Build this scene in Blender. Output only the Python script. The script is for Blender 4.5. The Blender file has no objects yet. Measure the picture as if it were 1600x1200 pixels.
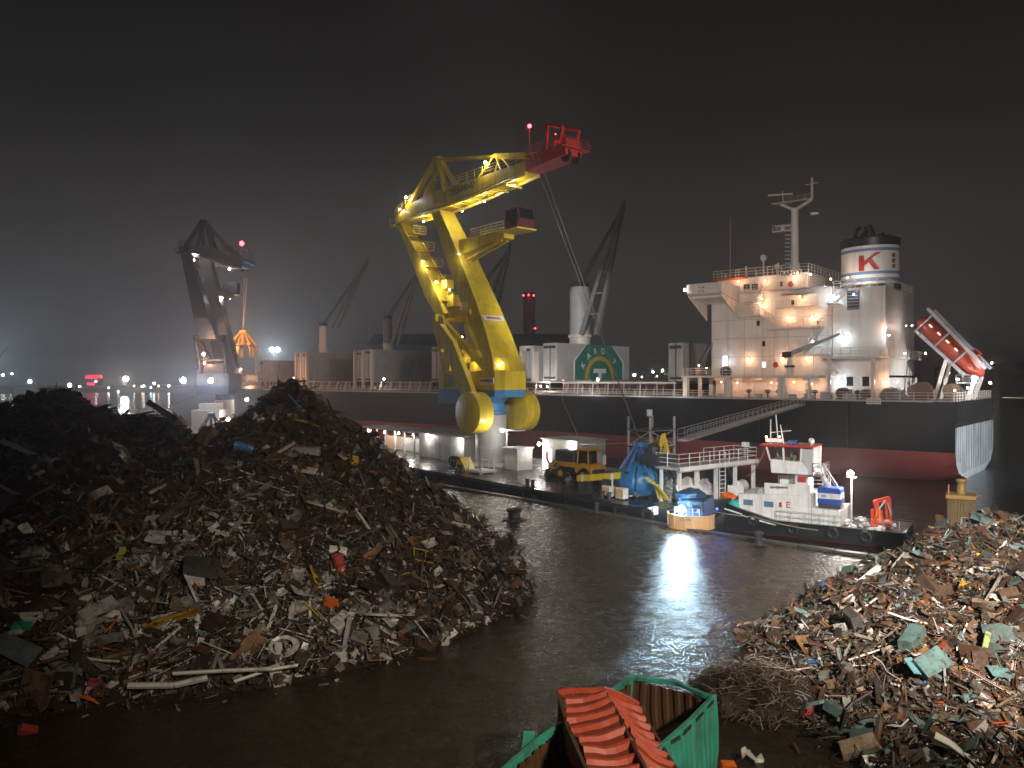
import bpy, bmesh, math, random
import numpy as np
from mathutils import Vector as V, Matrix, Euler
random.seed(7); RNG = np.random.default_rng(11)
SC = bpy.context.scene; COL = SC.collection
PI = math.pi
# ---------------------------------------------------------------- camera
cd = bpy.data.cameras.new('camera'); cam = bpy.data.objects.new('camera', cd); COL.objects.link(cam)
cam.location = (0, 0, 13); cam.rotation_euler = (PI/2, 0, 0)
cd.sensor_width = 36; cd.lens = 27.0; cd.shift_y = -10/1600
cd.clip_start = .2; cd.clip_end = 9000
SC.camera = cam
# ---------------------------------------------------------------- night sky: city glow on low cloud
W = bpy.data.worlds.new('World'); SC.world = W; W.use_nodes = True
nt = W.node_tree; nt.nodes.clear()
wo = nt.nodes.new('ShaderNodeOutputWorld'); bg = nt.nodes.new('ShaderNodeBackground')
tc = nt.nodes.new('ShaderNodeTexCoord'); sp = nt.nodes.new('ShaderNodeSeparateXYZ')
cr = nt.nodes.new('ShaderNodeValToRGB'); nz = nt.nodes.new('ShaderNodeTexNoise'); mx = nt.nodes.new('ShaderNodeMix')
nt.links.new(tc.outputs['Generated'], sp.inputs[0]); nt.links.new(sp.outputs['Z'], cr.inputs[0])
e = cr.color_ramp.elements
e[0].position = 0.0; e[0].color = (.0385, .0365, .0365, 1)
e[1].position = .62; e[1].color = (.0024, .0024, .0021, 1)
for p_, c_ in ((.14, (.0325, .0285, .0272, 1)), (.30, (.0128, .0118, .0112, 1))):
    k = e.new(p_); k.color = c_
nz.inputs['Scale'].default_value = 1.7; nz.inputs['Detail'].default_value = 4
nt.links.new(tc.outputs['Generated'], nz.inputs['Vector'])
mr = nt.nodes.new('ShaderNodeMapRange'); mr.inputs['To Min'].default_value = .72; mr.inputs['To Max'].default_value = 1.28
nt.links.new(nz.outputs['Fac'], mr.inputs['Value'])
nt.links.new(cr.outputs[0], bg.inputs['Color']); nt.links.new(mr.outputs[0], bg.inputs['Strength'])
nt.links.new(bg.outputs[0], wo.inputs['Surface'])
# ---------------------------------------------------------------- exposure / sampling
SC.view_settings.view_transform = 'Standard'; SC.view_settings.look = 'None'
SC.view_settings.exposure = 0; SC.view_settings.gamma = 1; SC.view_settings.use_curve_mapping = False
SC.render.engine = 'CYCLES'
cy = SC.cycles; cy.use_denoising = True; cy.use_light_tree = True
cy.max_bounces = 5; cy.diffuse_bounces = 2; cy.glossy_bounces = 3; cy.transmission_bounces = 3; cy.volume_bounces = 0
cy.caustics_reflective = False; cy.caustics_refractive = False; cy.sample_clamp_indirect = 4

def spot(name, loc, target, power, col, deg, blend=.5, r=.4):
    l = bpy.data.lights.new(name, 'SPOT'); l.energy = power; l.color = col; l.spot_size = math.radians(deg); l.spot_blend = blend
    l.shadow_soft_size = r
    o = bpy.data.objects.new(name, l); COL.objects.link(o); o.location = loc
    o.rotation_euler = (V(target)-V(loc)).to_track_quat('-Z', 'Y').to_euler(); return o
# unseen yard floodlights, plus marked ones added only to brighten, that light the quay, the heaps, the cranes and the ship
spot('unseen_floodlight', (15, -6, 25), (17.5, 36.0, 4), 230000, (1, .91, .81), 33, .85)
spot('unseen_floodlight', (16, -7, 25), (5, 23, 2), 27000, (1, .87, .67), 58, .9)
spot('unseen_floodlight', (14, -8, 25), (-5, 37, 4), 15500, (1, .86, .66), 44, 1.0)
spot('unseen_floodlight', (48, 26, 32), (-5, 92, 24), 112000, (1, .93, .78), 30, .5)
spot('unseen_floodlight', (-8, -10, 28), (40, 110, 18), 190000, (1, .91, .87), 26, .7)
spot('unseen_floodlight', (-12, -10, 30), (-3, 92, 20), 31000, (1, .93, .80), 30, .7)  # fill added from the viewpoint side to lift the crane's darker faces
spot('unseen_floodlight', (76, 66, 16), (63, 103, 4), 130000, (.9, .95, 1), 44, .6)
spot('unseen_floodlight', (4, -8, 26), (24, 65, 3), 52000, (.78, .92, 1), 12, .6)  # added cool light on the workboat, standing in for the small boat's lamp
spot('unseen_floodlight', (-6, -10, 28), (12, 140, 20), 560000, (1, .97, .94), 11, .6)  # added beam that brightens the emblem cover amidships
spot('unseen_floodlight', (8, -10, 27), (7, 76, 3), 62000, (1, .93, .84), 17, .8)  # added to brighten the loader and the pontoon gear
spot('flood_spot', (5.2, 68, 31), (6.4, 55.2, 2), 6500, (1, .95, .70), 9, .8, .1)  # unseen spot added for a yellowish pool of light on the quay

# ---------------------------------------------------------------- helpers
def WP(px, py, Y): return V(((px-800)/1200*Y, Y, 13-(py-590)/1200*Y))
def GP(px, py, z=2.0):
    Y = (13-z)*1200/(py-590); return V(((px-800)/1200*Y, Y, z))
class MB:
    def __init__(s): s.v = []; s.f = []; s.m = []; s.k = 0
    def add(s, vs, fs):
        o = len(s.v); s.v += [tuple(p) for p in vs]; s.f += [tuple(i+o for i in f) for f in fs]; s.m += [s.k]*len(fs); return s
    def mat(s, k): s.k = k; return s
    def box(s, c, z, M=None):
        x, y, w = z[0]/2, z[1]/2, z[2]/2; c = V(c)
        p = [V((i, j, k)) for i in (-x, x) for j in (-y, y) for k in (-w, w)]
        p = [c+(M @ q if M else q) for q in p]
        return s.add(p, [(0, 1, 3, 2), (4, 6, 7, 5), (0, 4, 5, 1), (2, 3, 7, 6), (0, 2, 6, 4), (1, 5, 7, 3)])
    def bx(s, x0, x1, y0, y1, z0, z1): return s.box(((x0+x1)/2, (y0+y1)/2, (z0+z1)/2), (x1-x0, y1-y0, z1-z0))
    def frame(s, a, b):
        d = (V(b)-V(a)).normalized(); u = V((0, 0, 1)) if abs(d.z) < .95 else V((1, 0, 0))
        l = u.cross(d).normalized(); return d, l, d.cross(l)
    def bar(s, a, b, w, h=None, w2=None, h2=None):
        h = h or w; w2 = w2 or w; h2 = h2 or h; d, l, u = s.frame(a, b); a = V(a); b = V(b)
        p = [q+l*i*ww/2+u*j*hh/2 for q, ww, hh in ((a, w, h), (b, w2, h2)) for i, j in ((-1, -1), (1, -1), (1, 1), (-1, 1))]
        return s.add(p, [(3, 2, 1, 0), (4, 5, 6, 7), (0, 1, 5, 4), (1, 2, 6, 5), (2, 3, 7, 6), (3, 0, 4, 7)])
    def tube(s, a, b, r, r2=None, n=8):
        r2 = r if r2 is None else r2; d, l, u = s.frame(a, b); a = V(a); b = V(b); p = []
        for q, rr in ((a, r), (b, r2)):
            p += [q+(l*math.cos(t)+u*math.sin(t))*rr for t in (2*PI*i/n for i in range(n))]
        return s.add(p, [(i, (i+1) % n, n+(i+1) % n, n+i) for i in range(n)]+[tuple(range(n-1, -1, -1)), tuple(range(n, 2*n))])
    def path(s, pts, r, n=5):
        for a, b in zip(pts, pts[1:]): s.tube(a, b, r, n=n)
        return s
    def prism(s, poly, vec):
        n = len(poly); vec = V(vec); p = [V(q) for q in poly]+[V(q)+vec for q in poly]
        return s.add(p, [tuple(range(n-1, -1, -1)), tuple(range(n, 2*n))]+[(i, (i+1) % n, n+(i+1) % n, n+i) for i in range(n)])
    def loft(s, rings, cap=True, close=True):
        n = len(rings[0]); p = [q for r in rings for q in r]; f = []
        for k in range(len(rings)-1):
            for i in range(n if close else n-1): f.append((k*n+i, k*n+(i+1) % n, (k+1)*n+(i+1) % n, (k+1)*n+i))
        if cap: f += [tuple(range(n-1, -1, -1)), tuple(range((len(rings)-1)*n, len(rings)*n))]
        return s.add(p, f)
    def lathe(s, prof, n=20, M=None, sx=1, sy=1):
        rings = [[(M @ V((r*math.cos(t)*sx, r*math.sin(t)*sy, z)) if M else V((r*math.cos(t)*sx, r*math.sin(t)*sy, z))) for t in (2*PI*i/n for i in range(n))] for r, z in prof]
        return s.loft(rings)
    def ball(s, c, r, n=8, sz=1):
        c = V(c); prof = [(max(r*math.sin(PI*i/5), r*.02), -r*sz*math.cos(PI*i/5)) for i in range(6)]
        return s.lathe(prof, n, Matrix.Translation(c))
    def torus(s, c, R_, r, M=None, n=14, m=6):
        rings = []; c = V(c)
        for i in range(n+1):
            t = 2*PI*i/n; q = []
            for j in range(m):
                a = 2*PI*j/m; p = V(((R_+r*math.cos(a))*math.cos(t), (R_+r*math.cos(a))*math.sin(t), r*math.sin(a)))
                q.append(c+(M @ p if M else p))
            rings.append(q)
        return s.loft(rings, cap=False)
    def rail(s, pts, h=1.05, sp=1.5, r=.03, mid=2):
        up = V((0, 0, h))
        for a, b in zip(pts, pts[1:]):
            a = V(a); b = V(b); L = (b-a).length; n = max(1, round(L/sp))
            for i in range(n+1): q = a+(b-a)*i/n; s.tube(q, q+up, r, n=4)
            for k in range(1, mid+2): s.tube(a+up*k/(mid+1), b+up*k/(mid+1), r*.8, n=4)
        return s
    def stair(s, a, b, w, side):
        a = V(a); b = V(b); side = V(side).normalized()*w/2; n = max(3, int(abs(b.z-a.z)/.28))
        for k in (-1, 1):
            s.bar(a+side*k, b+side*k, .08, .22); up = V((0, 0, 1)); s.tube(a+side*k+up, b+side*k+up, .03, n=4)
            for t in (0, .33, .66, 1): q = a+(b-a)*t+side*k; s.tube(q, q+up, .03, n=4)
        for i in range(1, n): q = a+(b-a)*i/n; s.bar(q-side, q+side, .2, .04)
        return s
    def build(s, name, mats, parent=None, loc=None, rot=None, smooth=False, bevel=0, **kw):
        me = bpy.data.meshes.new(name); me.from_pydata(s.v, [], s.f)
        bm = bmesh.new(); bm.from_mesh(me); bmesh.ops.recalc_face_normals(bm, faces=bm.faces); bm.to_mesh(me); bm.free()
        for m in (mats if isinstance(mats, (list, tuple)) else [mats]): me.materials.append(m)
        if any(s.m): me.polygons.foreach_set('material_index', s.m)
        if smooth:
            me.polygons.foreach_set('use_smooth', [True]*len(me.polygons))
            me.set_sharp_from_angle(angle=math.radians(38))
        o = bpy.data.objects.new(name, me); COL.objects.link(o)
        if loc is not None: o.location = loc
        if rot is not None: o.rotation_euler = rot
        if parent: o.parent = parent
        if bevel:
            b = o.modifiers.new('edge', 'BEVEL'); b.width = bevel; b.segments = 1; b.limit_method = 'ANGLE'; b.angle_limit = math.radians(50)
        return tag(o, **kw)
def tag(o, label=None, cat=None, group=None, kind=None):
    if label: o['label'] = label
    if cat: o['category'] = cat
    if group: o['group'] = group
    if kind: o['kind'] = kind
    return o
def thing(name, label, cat, loc=(0, 0, 0), rz=0, group=None):
    o = bpy.data.objects.new(name, None); COL.objects.link(o); o.location = loc; o.rotation_euler = (0, 0, rz)
    o.empty_display_size = .2
    return tag(o, label, cat, group)
def dent(o, amp, sc, seed=0):      # knocks and bends in thin steel
    from mathutils import noise
    bm = bmesh.new(); bm.from_mesh(o.data); ed = [e for e in bm.edges if e.calc_length() > .75]; bmesh.ops.subdivide_edges(bm, edges=ed, cuts=3, use_grid_fill=True); bm.to_mesh(o.data); bm.free()
    for v in o.data.vertices:
        p = V((v.co.x*sc+seed, v.co.y*sc, v.co.z*sc)); v.co += noise.noise_vector(p)*amp+noise.noise_vector(p*3.1)*amp*.3
    return o
def copy_tree(o, parent=None):
    c = o.copy(); COL.objects.link(c); c.parent = parent
    for ch in [x for x in o.children]: copy_tree(ch, c)
    return c
def text_mesh(txt, size, depth=.02, bold=0, align='CENTER'):
    cu = bpy.data.curves.new('text', 'FONT'); cu.body = txt; cu.size = size; cu.extrude = depth; cu.offset = bold; cu.align_x = align; cu.align_y = 'CENTER'
    o = bpy.data.objects.new('text', cu); COL.objects.link(o)
    dg = bpy.context.evaluated_depsgraph_get(); me = bpy.data.meshes.new_from_object(o.evaluated_get(dg))
    bpy.data.objects.remove(o); return me
def text_obj(name, txt, size, mat, parent, M, depth=.02, bold=0, **kw):
    me = text_mesh(txt, size, depth, bold); me.materials.clear(); me.materials.append(mat)
    me.transform(M); o = bpy.data.objects.new(name, me); COL.objects.link(o); o.parent = parent; return tag(o, **kw)
def axes(x, y, loc):            # matrix whose x and y axes run along x and y
    x = V(x).normalized(); y = V(y); y = (y-x*x.dot(y)).normalized(); z = x.cross(y)
    M = Matrix((x, y, z)).transposed().to_4x4(); M.translation = V(loc); return M

# ---------------------------------------------------------------- materials
def node(nt, t, **kw):
    n = nt.nodes.new('ShaderNode'+t)
    for k, v in kw.items(): n.inputs[k.replace('_', ' ')].default_value = v
    return n
MATS = {}
def pm(name, col, rough=.5, metal=0., var=.2, scale=1.2, dirt=None, damt=.35, streak=False, bump=.0, bscale=18, spec=.5, vec='Object'):
    """painted or bare surface: tone variation, grime patches or vertical runs of a second colour, uneven gloss"""
    if name in MATS: return MATS[name]
    m = bpy.data.materials.new(name); m.use_nodes = True; nt = m.node_tree; b = nt.nodes['Principled BSDF']; L = nt.links.new
    tc = node(nt, 'TexCoord'); n1 = node(nt, 'TexNoise', Scale=scale, Detail=6, Roughness=.6); L(tc.outputs[vec], n1.inputs['Vector'])
    r1 = node(nt, 'MapRange'); r1.inputs['To Min'].default_value = 1-var; r1.inputs['To Max'].default_value = 1+var; r1.inputs['From Min'].default_value = .3; r1.inputs['From Max'].default_value = .7
    L(n1.outputs['Fac'], r1.inputs['Value'])
    hs = node(nt, 'HueSaturation'); hs.inputs['Color'].default_value = (*col, 1); L(r1.outputs[0], hs.inputs['Value']); out = hs.outputs[0]
    if dirt:
        mp = node(nt, 'Mapping'); L(tc.outputs[vec], mp.inputs['Vector'])
        mp.inputs['Scale'].default_value = (1.6, 1.6, .10) if streak else (.5, .5, .5)
        n2 = node(nt, 'TexNoise', Scale=scale*2, Detail=7, Roughness=.65); L(mp.outputs[0], n2.inputs['Vector'])
        r2 = node(nt, 'MapRange'); r2.inputs['From Min'].default_value = .48; r2.inputs['From Max'].default_value = .75; r2.inputs['To Max'].default_value = damt
        L(n2.outputs['Fac'], r2.inputs['Value'])
        mm = node(nt, 'Mix'); mm.data_type = 'RGBA'; L(r2.outputs[0], mm.inputs[0]); L(out, mm.inputs[6]); mm.inputs[7].default_value = (*dirt, 1); out = mm.outputs[2]
    L(out, b.inputs['Base Color'])
    r3 = node(nt, 'MapRange'); r3.inputs['To Min'].default_value = max(.05, rough-.12); r3.inputs['To Max'].default_value = min(1, rough+.12); L(n1.outputs['Fac'], r3.inputs['Value']); L(r3.outputs[0], b.inputs['Roughness'])
    b.inputs['Metallic'].default_value = metal; b.inputs['Specular IOR Level'].default_value = spec
    if bump:
        n3 = node(nt, 'TexNoise', Scale=bscale, Detail=4); L(tc.outputs[vec], n3.inputs['Vector'])
        bp = node(nt, 'Bump', Strength=bump, Distance=.05); L(n3.outputs['Fac'], bp.inputs['Height']); L(bp.outputs[0], b.inputs['Normal'])
    MATS[name] = m; return m
def emi(name, col, s):
    if name in MATS: return MATS[name]
    m = bpy.data.materials.new(name); m.use_nodes = True; b = m.node_tree.nodes['Principled BSDF']
    b.inputs['Base Color'].default_value = (*[c*.8 for c in col], 1); b.inputs['Emission Color'].default_value = (*col, 1); b.inputs['Emission Strength'].default_value = s
    m.cycles.emission_sampling = 'NONE'; MATS[name] = m; return m
RUST = (.075, .036, .018)
YEL = pm('crane_yellow', (.68, .50, .03), .45, var=.16, scale=.5, dirt=(.20, .12, .03), damt=.6, streak=True, bump=.05, bscale=3)
BLU = pm('crane_blue', (.06, .24, .55), .45, var=.12, scale=.5, dirt=(.06, .10, .16), damt=.4, streak=True)
GRY = pm('column_grey', (.42, .42, .43), .5, var=.12, scale=.6, dirt=(.16, .11, .07), damt=.5, streak=True)
WHT = pm('ship_white', (.74, .69, .63), .45, var=.10, scale=.35, dirt=(.34, .20, .11), damt=.42, streak=True, bump=.02)
WH2 = pm('clean_white', (.76, .76, .74), .45, var=.10, scale=1.2, dirt=(.26, .18, .12), damt=.55, streak=True, bump=.03)
DRK = pm('dark_steel', (.035, .035, .038), .5, var=.3, dirt=RUST, damt=.5)
BLK = pm('black_paint', (.012, .013, .016), .35, var=.3)
RED = pm('red_paint', (.42, .03, .022), .45, var=.15, dirt=(.1, .03, .02), damt=.4)
DRED = pm('deck_red', (.12, .035, .028), .55, var=.25, dirt=RUST, damt=.5)
ORG = pm('orange_paint', (.70, .13, .02), .45, var=.15, dirt=(.2, .06, .02), damt=.35)
HBLK = pm('hull_black', (.008, .009, .012), .42, var=.35, scale=.12, dirt=(.014, .012, .012), damt=.6, streak=True, bump=.05, bscale=.8, spec=.35)
HRED = pm('hull_red', (.30, .055, .05), .5, var=.22, scale=.12, dirt=(.10, .035, .03), damt=.6, streak=True, bump=.05, bscale=.8)
TRNS = pm('transom_grey', (.36, .38, .40), .42, var=.22, scale=.3, dirt=(.06, .06, .065), damt=.9, streak=True, bump=.05, bscale=1)
RSTM = pm('rusty_steel', (.10, .05, .028), .55, var=.4, scale=2, dirt=(.03, .02, .016), damt=.6, bump=.2)
GLS = pm('window_glass', (.012, .014, .018), .08, var=.1)
RUB = pm('tyre_rubber', (.015, .015, .015), .6, var=.3, bump=.1)
ROPE = pm('rope', (.30, .25, .18), .8, var=.2)
WIRE = pm('wire_rope', (.05, .05, .05), .5)
BUFF = pm('buff_paint', (.62, .38, .17), .5, var=.12, scale=2, dirt=(.2, .12, .08), damt=.4)
TEAL = pm('container_green', (.05, .33, .25), .5, var=.22, scale=1.5, dirt=(.085, .055, .032), damt=.95, streak=True, bump=.15, bscale=8)
WARM = (1, .52, .29); COOL = (.70, .87, 1); NEUT = (1, .93, .84)
E_W = emi('lamp_warm', (1, .60, .32), 40); E_C = emi('lamp_cool', (.80, .90, 1), 60); E_N = emi('lamp_white', (1, .95, .88), 60)
E_R = emi('lamp_red', (1, .04, .05), 18); E_B = emi('lamp_blue', (.03, .06, 1), 10)
E_K = emi('lamp_ice', (.62, .88, 1), 90)
EM = {'k': (E_K, (.55, .85, 1)), 'w': (E_W, WARM), 'c': (E_C, COOL), 'n': (E_N, NEUT), 'r': (E_R, (1, .05, .05)), 'b': (E_B, (.1, .2, 1))}
def light(loc, col, power, r=.15, parent=None):
    l = bpy.data.lights.new('point_light', 'POINT'); l.energy = power; l.color = col; l.shadow_soft_size = r
    o = bpy.data.objects.new('point_light', l); COL.objects.link(o); o.location = loc
    if parent: o.parent = parent
    return o
def lamp(parent, loc, kind, power, r=.2, out=(0, 0, 0), off=None, name='lamp'):
    """one lamp: housing with a glowing lens, and the light it gives just in front of it"""
    loc = V(loc); m = MB(); m.mat(1).ball(loc, r, 8)
    o = V(out); d = o.normalized() if o.length > 0 else V((0, 0, -1))
    m.mat(0).box(loc-d*r*1.0, (r*1.1, r*1.1, r*.9))
    ob = m.build(name, [DRK, EM[kind][0]], parent, smooth=True)
    if power: light(loc+d*(r+(.25 if off is None else off)), EM[kind][1], power, r, parent)
    return ob
# ================================================================ SETTING
EDGE = [(-52, 121), (-30, 100.3), (-7.9, 79), (5.4, 64.6), (13.6, 54.6), (20.4, 48.6), (33, 38.5), (60, 17)]     # quay edge
def sheet(name, poly, z, mat, **kw):
    return MB().add([(x, y, z) for x, y in poly], [tuple(range(len(poly)))]).build(name, mat, **kw)
def wet_ground():
    m = bpy.data.materials.new('wet_ground'); m.use_nodes = True; nt = m.node_tree; b = nt.nodes['Principled BSDF']; L = nt.links.new
    tc = node(nt, 'TexCoord')
    def noise(s, d=6, r=.6, sc=None):
        n = node(nt, 'TexNoise', Scale=s, Detail=d, Roughness=r); src = tc.outputs['Object']
        if sc: mp = node(nt, 'Mapping'); mp.inputs['Scale'].default_value = sc; L(src, mp.inputs['Vector']); src = mp.outputs[0]
        L(src, n.inputs['Vector']); return n.outputs['Fac']
    a = noise(.35); c = noise(3.2); f = noise(11, 5, .7)
    cr = node(nt, 'ValToRGB'); L(c, cr.inputs[0]); e = cr.color_ramp.elements
    e[0].position = .32; e[0].color = (.016, .012, .007, 1); e[1].position = .72; e[1].color = (.078, .052, .026, 1)
    mx = node(nt, 'Mix'); mx.data_type = 'RGBA'; L(a, mx.inputs[0]); mx.inputs[6].default_value = (.036, .028, .018, 1); L(cr.outputs[0], mx.inputs[7])
    L(mx.outputs[2], b.inputs['Base Color'])
    ad = node(nt, 'Math'); ad.operation = 'ADD'; L(a, ad.inputs[0])
    mu = node(nt, 'Math'); mu.operation = 'MULTIPLY'; mu.inputs[1].default_value = .45; L(f, mu.inputs[0]); L(mu.outputs[0], ad.inputs[1])
    w = noise(1.7, 9, .74); r = node(nt, 'MapRange'); r.interpolation_type = 'SMOOTHSTEP'; r.inputs['From Min'].default_value = .43; r.inputs['From Max'].default_value = .60; r.inputs['To Min'].default_value = .09; r.inputs['To Max'].default_value = .36
    L(w, r.inputs['Value']); L(r.outputs[0], b.inputs['Roughness'])
    b.inputs['Specular IOR Level'].default_value = .42
    bp = node(nt, 'Bump', Strength=.6, Distance=.05); g = node(nt, 'Math'); g.operation = 'ADD'; L(c, g.inputs[0]); L(f, g.inputs[1]); L(g.outputs[0], bp.inputs['Height']); L(bp.outputs[0], b.inputs['Normal'])
    return m
GROUND = wet_ground()
g = MB(); poly = [(-52, -25), (60, -25)]+EDGE[::-1]
# gently uneven yard: fine grid near the camera, clipped by the quay edge
def yard_mesh():
    bm = bmesh.new(); vs = [bm.verts.new((x, y, 2.0)) for x, y in poly]; bm.faces.new(vs)
    for k in range(-24, 121, 2):
        gm = bm.verts[:]+bm.edges[:]+bm.faces[:]; bmesh.ops.bisect_plane(bm, geom=gm, plane_co=(0, k, 0), plane_no=(0, 1, 0))
    for k in range(-50, 60, 2):
        gm = bm.verts[:]+bm.edges[:]+bm.faces[:]; bmesh.ops.bisect_plane(bm, geom=gm, plane_co=(k, 0, 0), plane_no=(1, 0, 0))
    for v in bm.verts:
        x, y = v.co.x, v.co.y; v.co.z += .05*math.sin(x*.7+1)*math.sin(y*.55)+.03*math.sin(x*1.7+y*1.1)-.03
    me = bpy.data.meshes.new('quay_ground'); bm.to_mesh(me); bm.free(); me.materials.append(GROUND)
    me.polygons.foreach_set('use_smooth', [True]*len(me.polygons))
    o = bpy.data.objects.new('quay_ground', me); COL.objects.link(o); return tag(o, kind='structure')
yard_mesh()
CONC = pm('quay_concrete', (.05, .046, .04), .45, var=.3, scale=1.5, dirt=(.04, .035, .03), damt=.7, bump=.2)
qw = MB()
for (x0, y0), (x1, y1) in zip(EDGE, EDGE[1:]): qw.bar((x0, y0, -.7), (x1, y1, -.7), .5, 5.3)
qw.build('quay_wall', RSTM, kind='structure')
qe = tag(bpy.data.objects.new('quay_edge', None), kind='structure'); COL.objects.link(qe)
proto = MB().box((0, 0, 0), (1.94, .62, .2)).build('coping_stone', CONC, qe, bevel=.03); first = True
for (x0, y0), (x1, y1) in zip(EDGE[2:], EDGE[3:-1]):
    a = V((x0, y0, 2.03)); b = V((x1, y1, 2.03)); n = int((b-a).length/2)
    for i in range(n):
        o = proto if first else proto.copy()
        if not first: COL.objects.link(o)
        first = False
        o.location = a+(b-a)*(i+.5)/n+V((0, 0, random.uniform(-.015, .015))); o.rotation_euler = (0, 0, math.atan2(y1-y0, x1-x0)+random.uniform(-.012, .012)); o.scale = ((b-a).length/n/2, 1, 1)
def water_mat():
    m = bpy.data.materials.new('harbour_water'); m.use_nodes = True; nt = m.node_tree; b = nt.nodes['Principled BSDF']; L = nt.links.new
    b.inputs['Base Color'].default_value = (.008, .011, .012, 1); b.inputs['Roughness'].default_value = .12; b.inputs['Specular IOR Level'].default_value = .5
    tc = node(nt, 'TexCoord'); n = node(nt, 'TexNoise', Scale=.9, Detail=5, Roughness=.6); n.inputs['Distortion'].default_value = .6
    mp = node(nt, 'Mapping'); mp.inputs['Scale'].default_value = (.8, 1.5, 1); L(tc.outputs['Object'], mp.inputs['Vector']); L(mp.outputs[0], n.inputs['Vector'])
    bp = node(nt, 'Bump', Strength=.5, Distance=.22); L(n.outputs['Fac'], bp.inputs['Height']); L(bp.outputs[0], b.inputs['Normal']); return m
sheet('harbour_water', [(-2400, -60), (2400, -60), (2400, 2900), (-2400, 2900)], 0, water_mat(), kind='structure')
# far shore: low land with a ragged tree line on the right
LAND = pm('far_land', (.035, .034, .03), .9)
fs = MB()
def ridge(x0, x1, y, h0, h1, n, dep):
    rings = []
    for i in range(n+1):
        x = x0+(x1-x0)*i/n; h = h0+(h1-h0)*i/n; h *= .8+.4*random.random()
        rings.append([(x, y, -.5), (x, y, h*.7), (x, y+dep*.3, h), (x, y+dep, h*.9), (x, y+dep, -.5)])
    fs.loft(rings)
ridge(-1200, -180, 700, 4, 6, 60, 60); ridge(-180, 200, 760, 5, 6, 30, 60); ridge(200, 330, 640, 7, 12, 14, 60); ridge(330, 900, 520, 22, 26, 60, 80)
fs.build('far_shore', LAND, kind='structure')
# ================================================================ HAZE
def haze():
    m = bpy.data.materials.new('haze'); m.use_nodes = True; nt = m.node_tree; nt.nodes.clear()
    o = node(nt, 'OutputMaterial'); v = node(nt, 'VolumePrincipled'); v.inputs['Color'].default_value = (.90, .90, .92, 1); v.inputs['Density'].default_value = HAZE; v.inputs['Anisotropy'].default_value = .72
    nt.links.new(v.outputs[0], o.inputs['Volume'])
    MB().bx(-2500, 2500, -80, 3000, -4, 62).build('haze', m, kind='stuff')
HAZE = .00095
haze()
# ================================================================ DISTANT LIGHTS AND BUILDINGS
def lamp_post(px, py, Y, kind, r, power=0, label='', group='distant lamp posts', heads=1, base=3.0):
    p = WP(px, py, Y); t = thing('lamp_post', label, 'lamp post', (p.x, p.y, base), 0, group); h = p.z-base
    MB().tube((0, 0, 0), (0, 0, h), .16, .1, 6).build('pole', DRK, t)
    for i in range(heads):
        dx = (i-(heads-1)/2)*2.6*r
        lamp(t, (dx, -.3, h), kind, power/heads, r, (0, -1, -.3), off=.6)
    return t
GL = 'small distant lit lamp post on the far shore beyond the scrap heaps'
LBL = {5: 'white lamp post at the far left end of the shore lights', 47: 'large teal white lamp post just above the dark heap top', 109: 'large white lamp post left of the red sign', 125: 'smaller white lamp post between the large one and the red sign', 150: 'white lamp post standing right against the red sign', 241: 'cool white lamp post near the dark blue crane house', 412: 'white lamp post between the dark crane and the ship bow', 222: 'dim orange lamp post left of the dark crane', 355: 'white lamp post showing behind the dark crane leg'}
for px, py, k, r in ((5, 586, 'n', .9), (19, 584, 'n', .7), (47, 596, 'c', 1.5), (109, 602, 'n', 1.6), (125, 604, 'n', .8), (150, 596, 'n', .7), (170, 606, 'n', .6), (225, 603, 'n', .6),
                     (210, 603, 'n', .5), (185, 612, 'n', .6), (241, 599, 'c', .9), (264, 603, 'n', .8), (236, 606, 'n', .5), (222, 604, 'w', .7), (248, 603, 'w', .6), (412, 592, 'n', .7), (355, 594, 'n', .6)):
    lamp_post(px, py, 690, k, r, 0, LBL.get(px, GL), 'lamp posts on the far shore beyond the heaps')
lamp_post(197, 592, 560, 'n', 1.9, 26000, 'brightest white lamp post beyond the scrap heap right of the red sign', None)
lamp_post(-30, 560, 330, 'c', 1.5, 48000, 'tall cool white floodlight mast at the edge behind the dark scrap heap', None)
GR = 'small distant lit lamp post between the hatch cover with the emblem and the ship bridge'
for px, py, k, r in ((991, 586, 'n', 1.3), (1020, 581, 'n', 1.1), (1035, 579, 'n', 1.1), (1050, 582, 'n', .8), (1058, 585, 'w', .9), (1003, 589, 'n', .6), (1026, 588, 'n', .6), (1064, 578, 'w', .7)):
    lamp_post(px, py, 750, k, r, 0, {991: 'largest white lamp post just right of the hatch cover with the emblem', 1058: 'dim orange lamp post nearest the ship boat deck', 1064: 'higher orange lamp post beside the grey cover before the ship bridge'}.get(px, GR), 'lamp posts seen past the ship bridge')
for px, py, k, r, lb in ((1496, 593, 'c', .8, 'faint cool lamp post below the orange lifeboat'), (1549, 567, 'n', .6, 'lone lamp post on the dark wooded shore behind the stern'), (1483, 583, 'n', .4, 'small dim lamp post under the lifeboat keel')):
    lamp_post(px, py, 505, k, r, 0, lb, None)
t = lamp_post(430, 546, 300, 'c', .85, 30000, 'floodlight mast with two bright white heads behind the ship bow', None, heads=2)
MB().bar((-2.4, 0, 0), (2.4, 0, 0), .2, .2).build('cross_arm', DRK, t, loc=(0, 0, WP(430, 546, 300).z-3.3))
lamp_post(773, 540, 230, 'n', .35, 700, 'small white lamp post behind the hatches left of the yellow crane', None)
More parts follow.
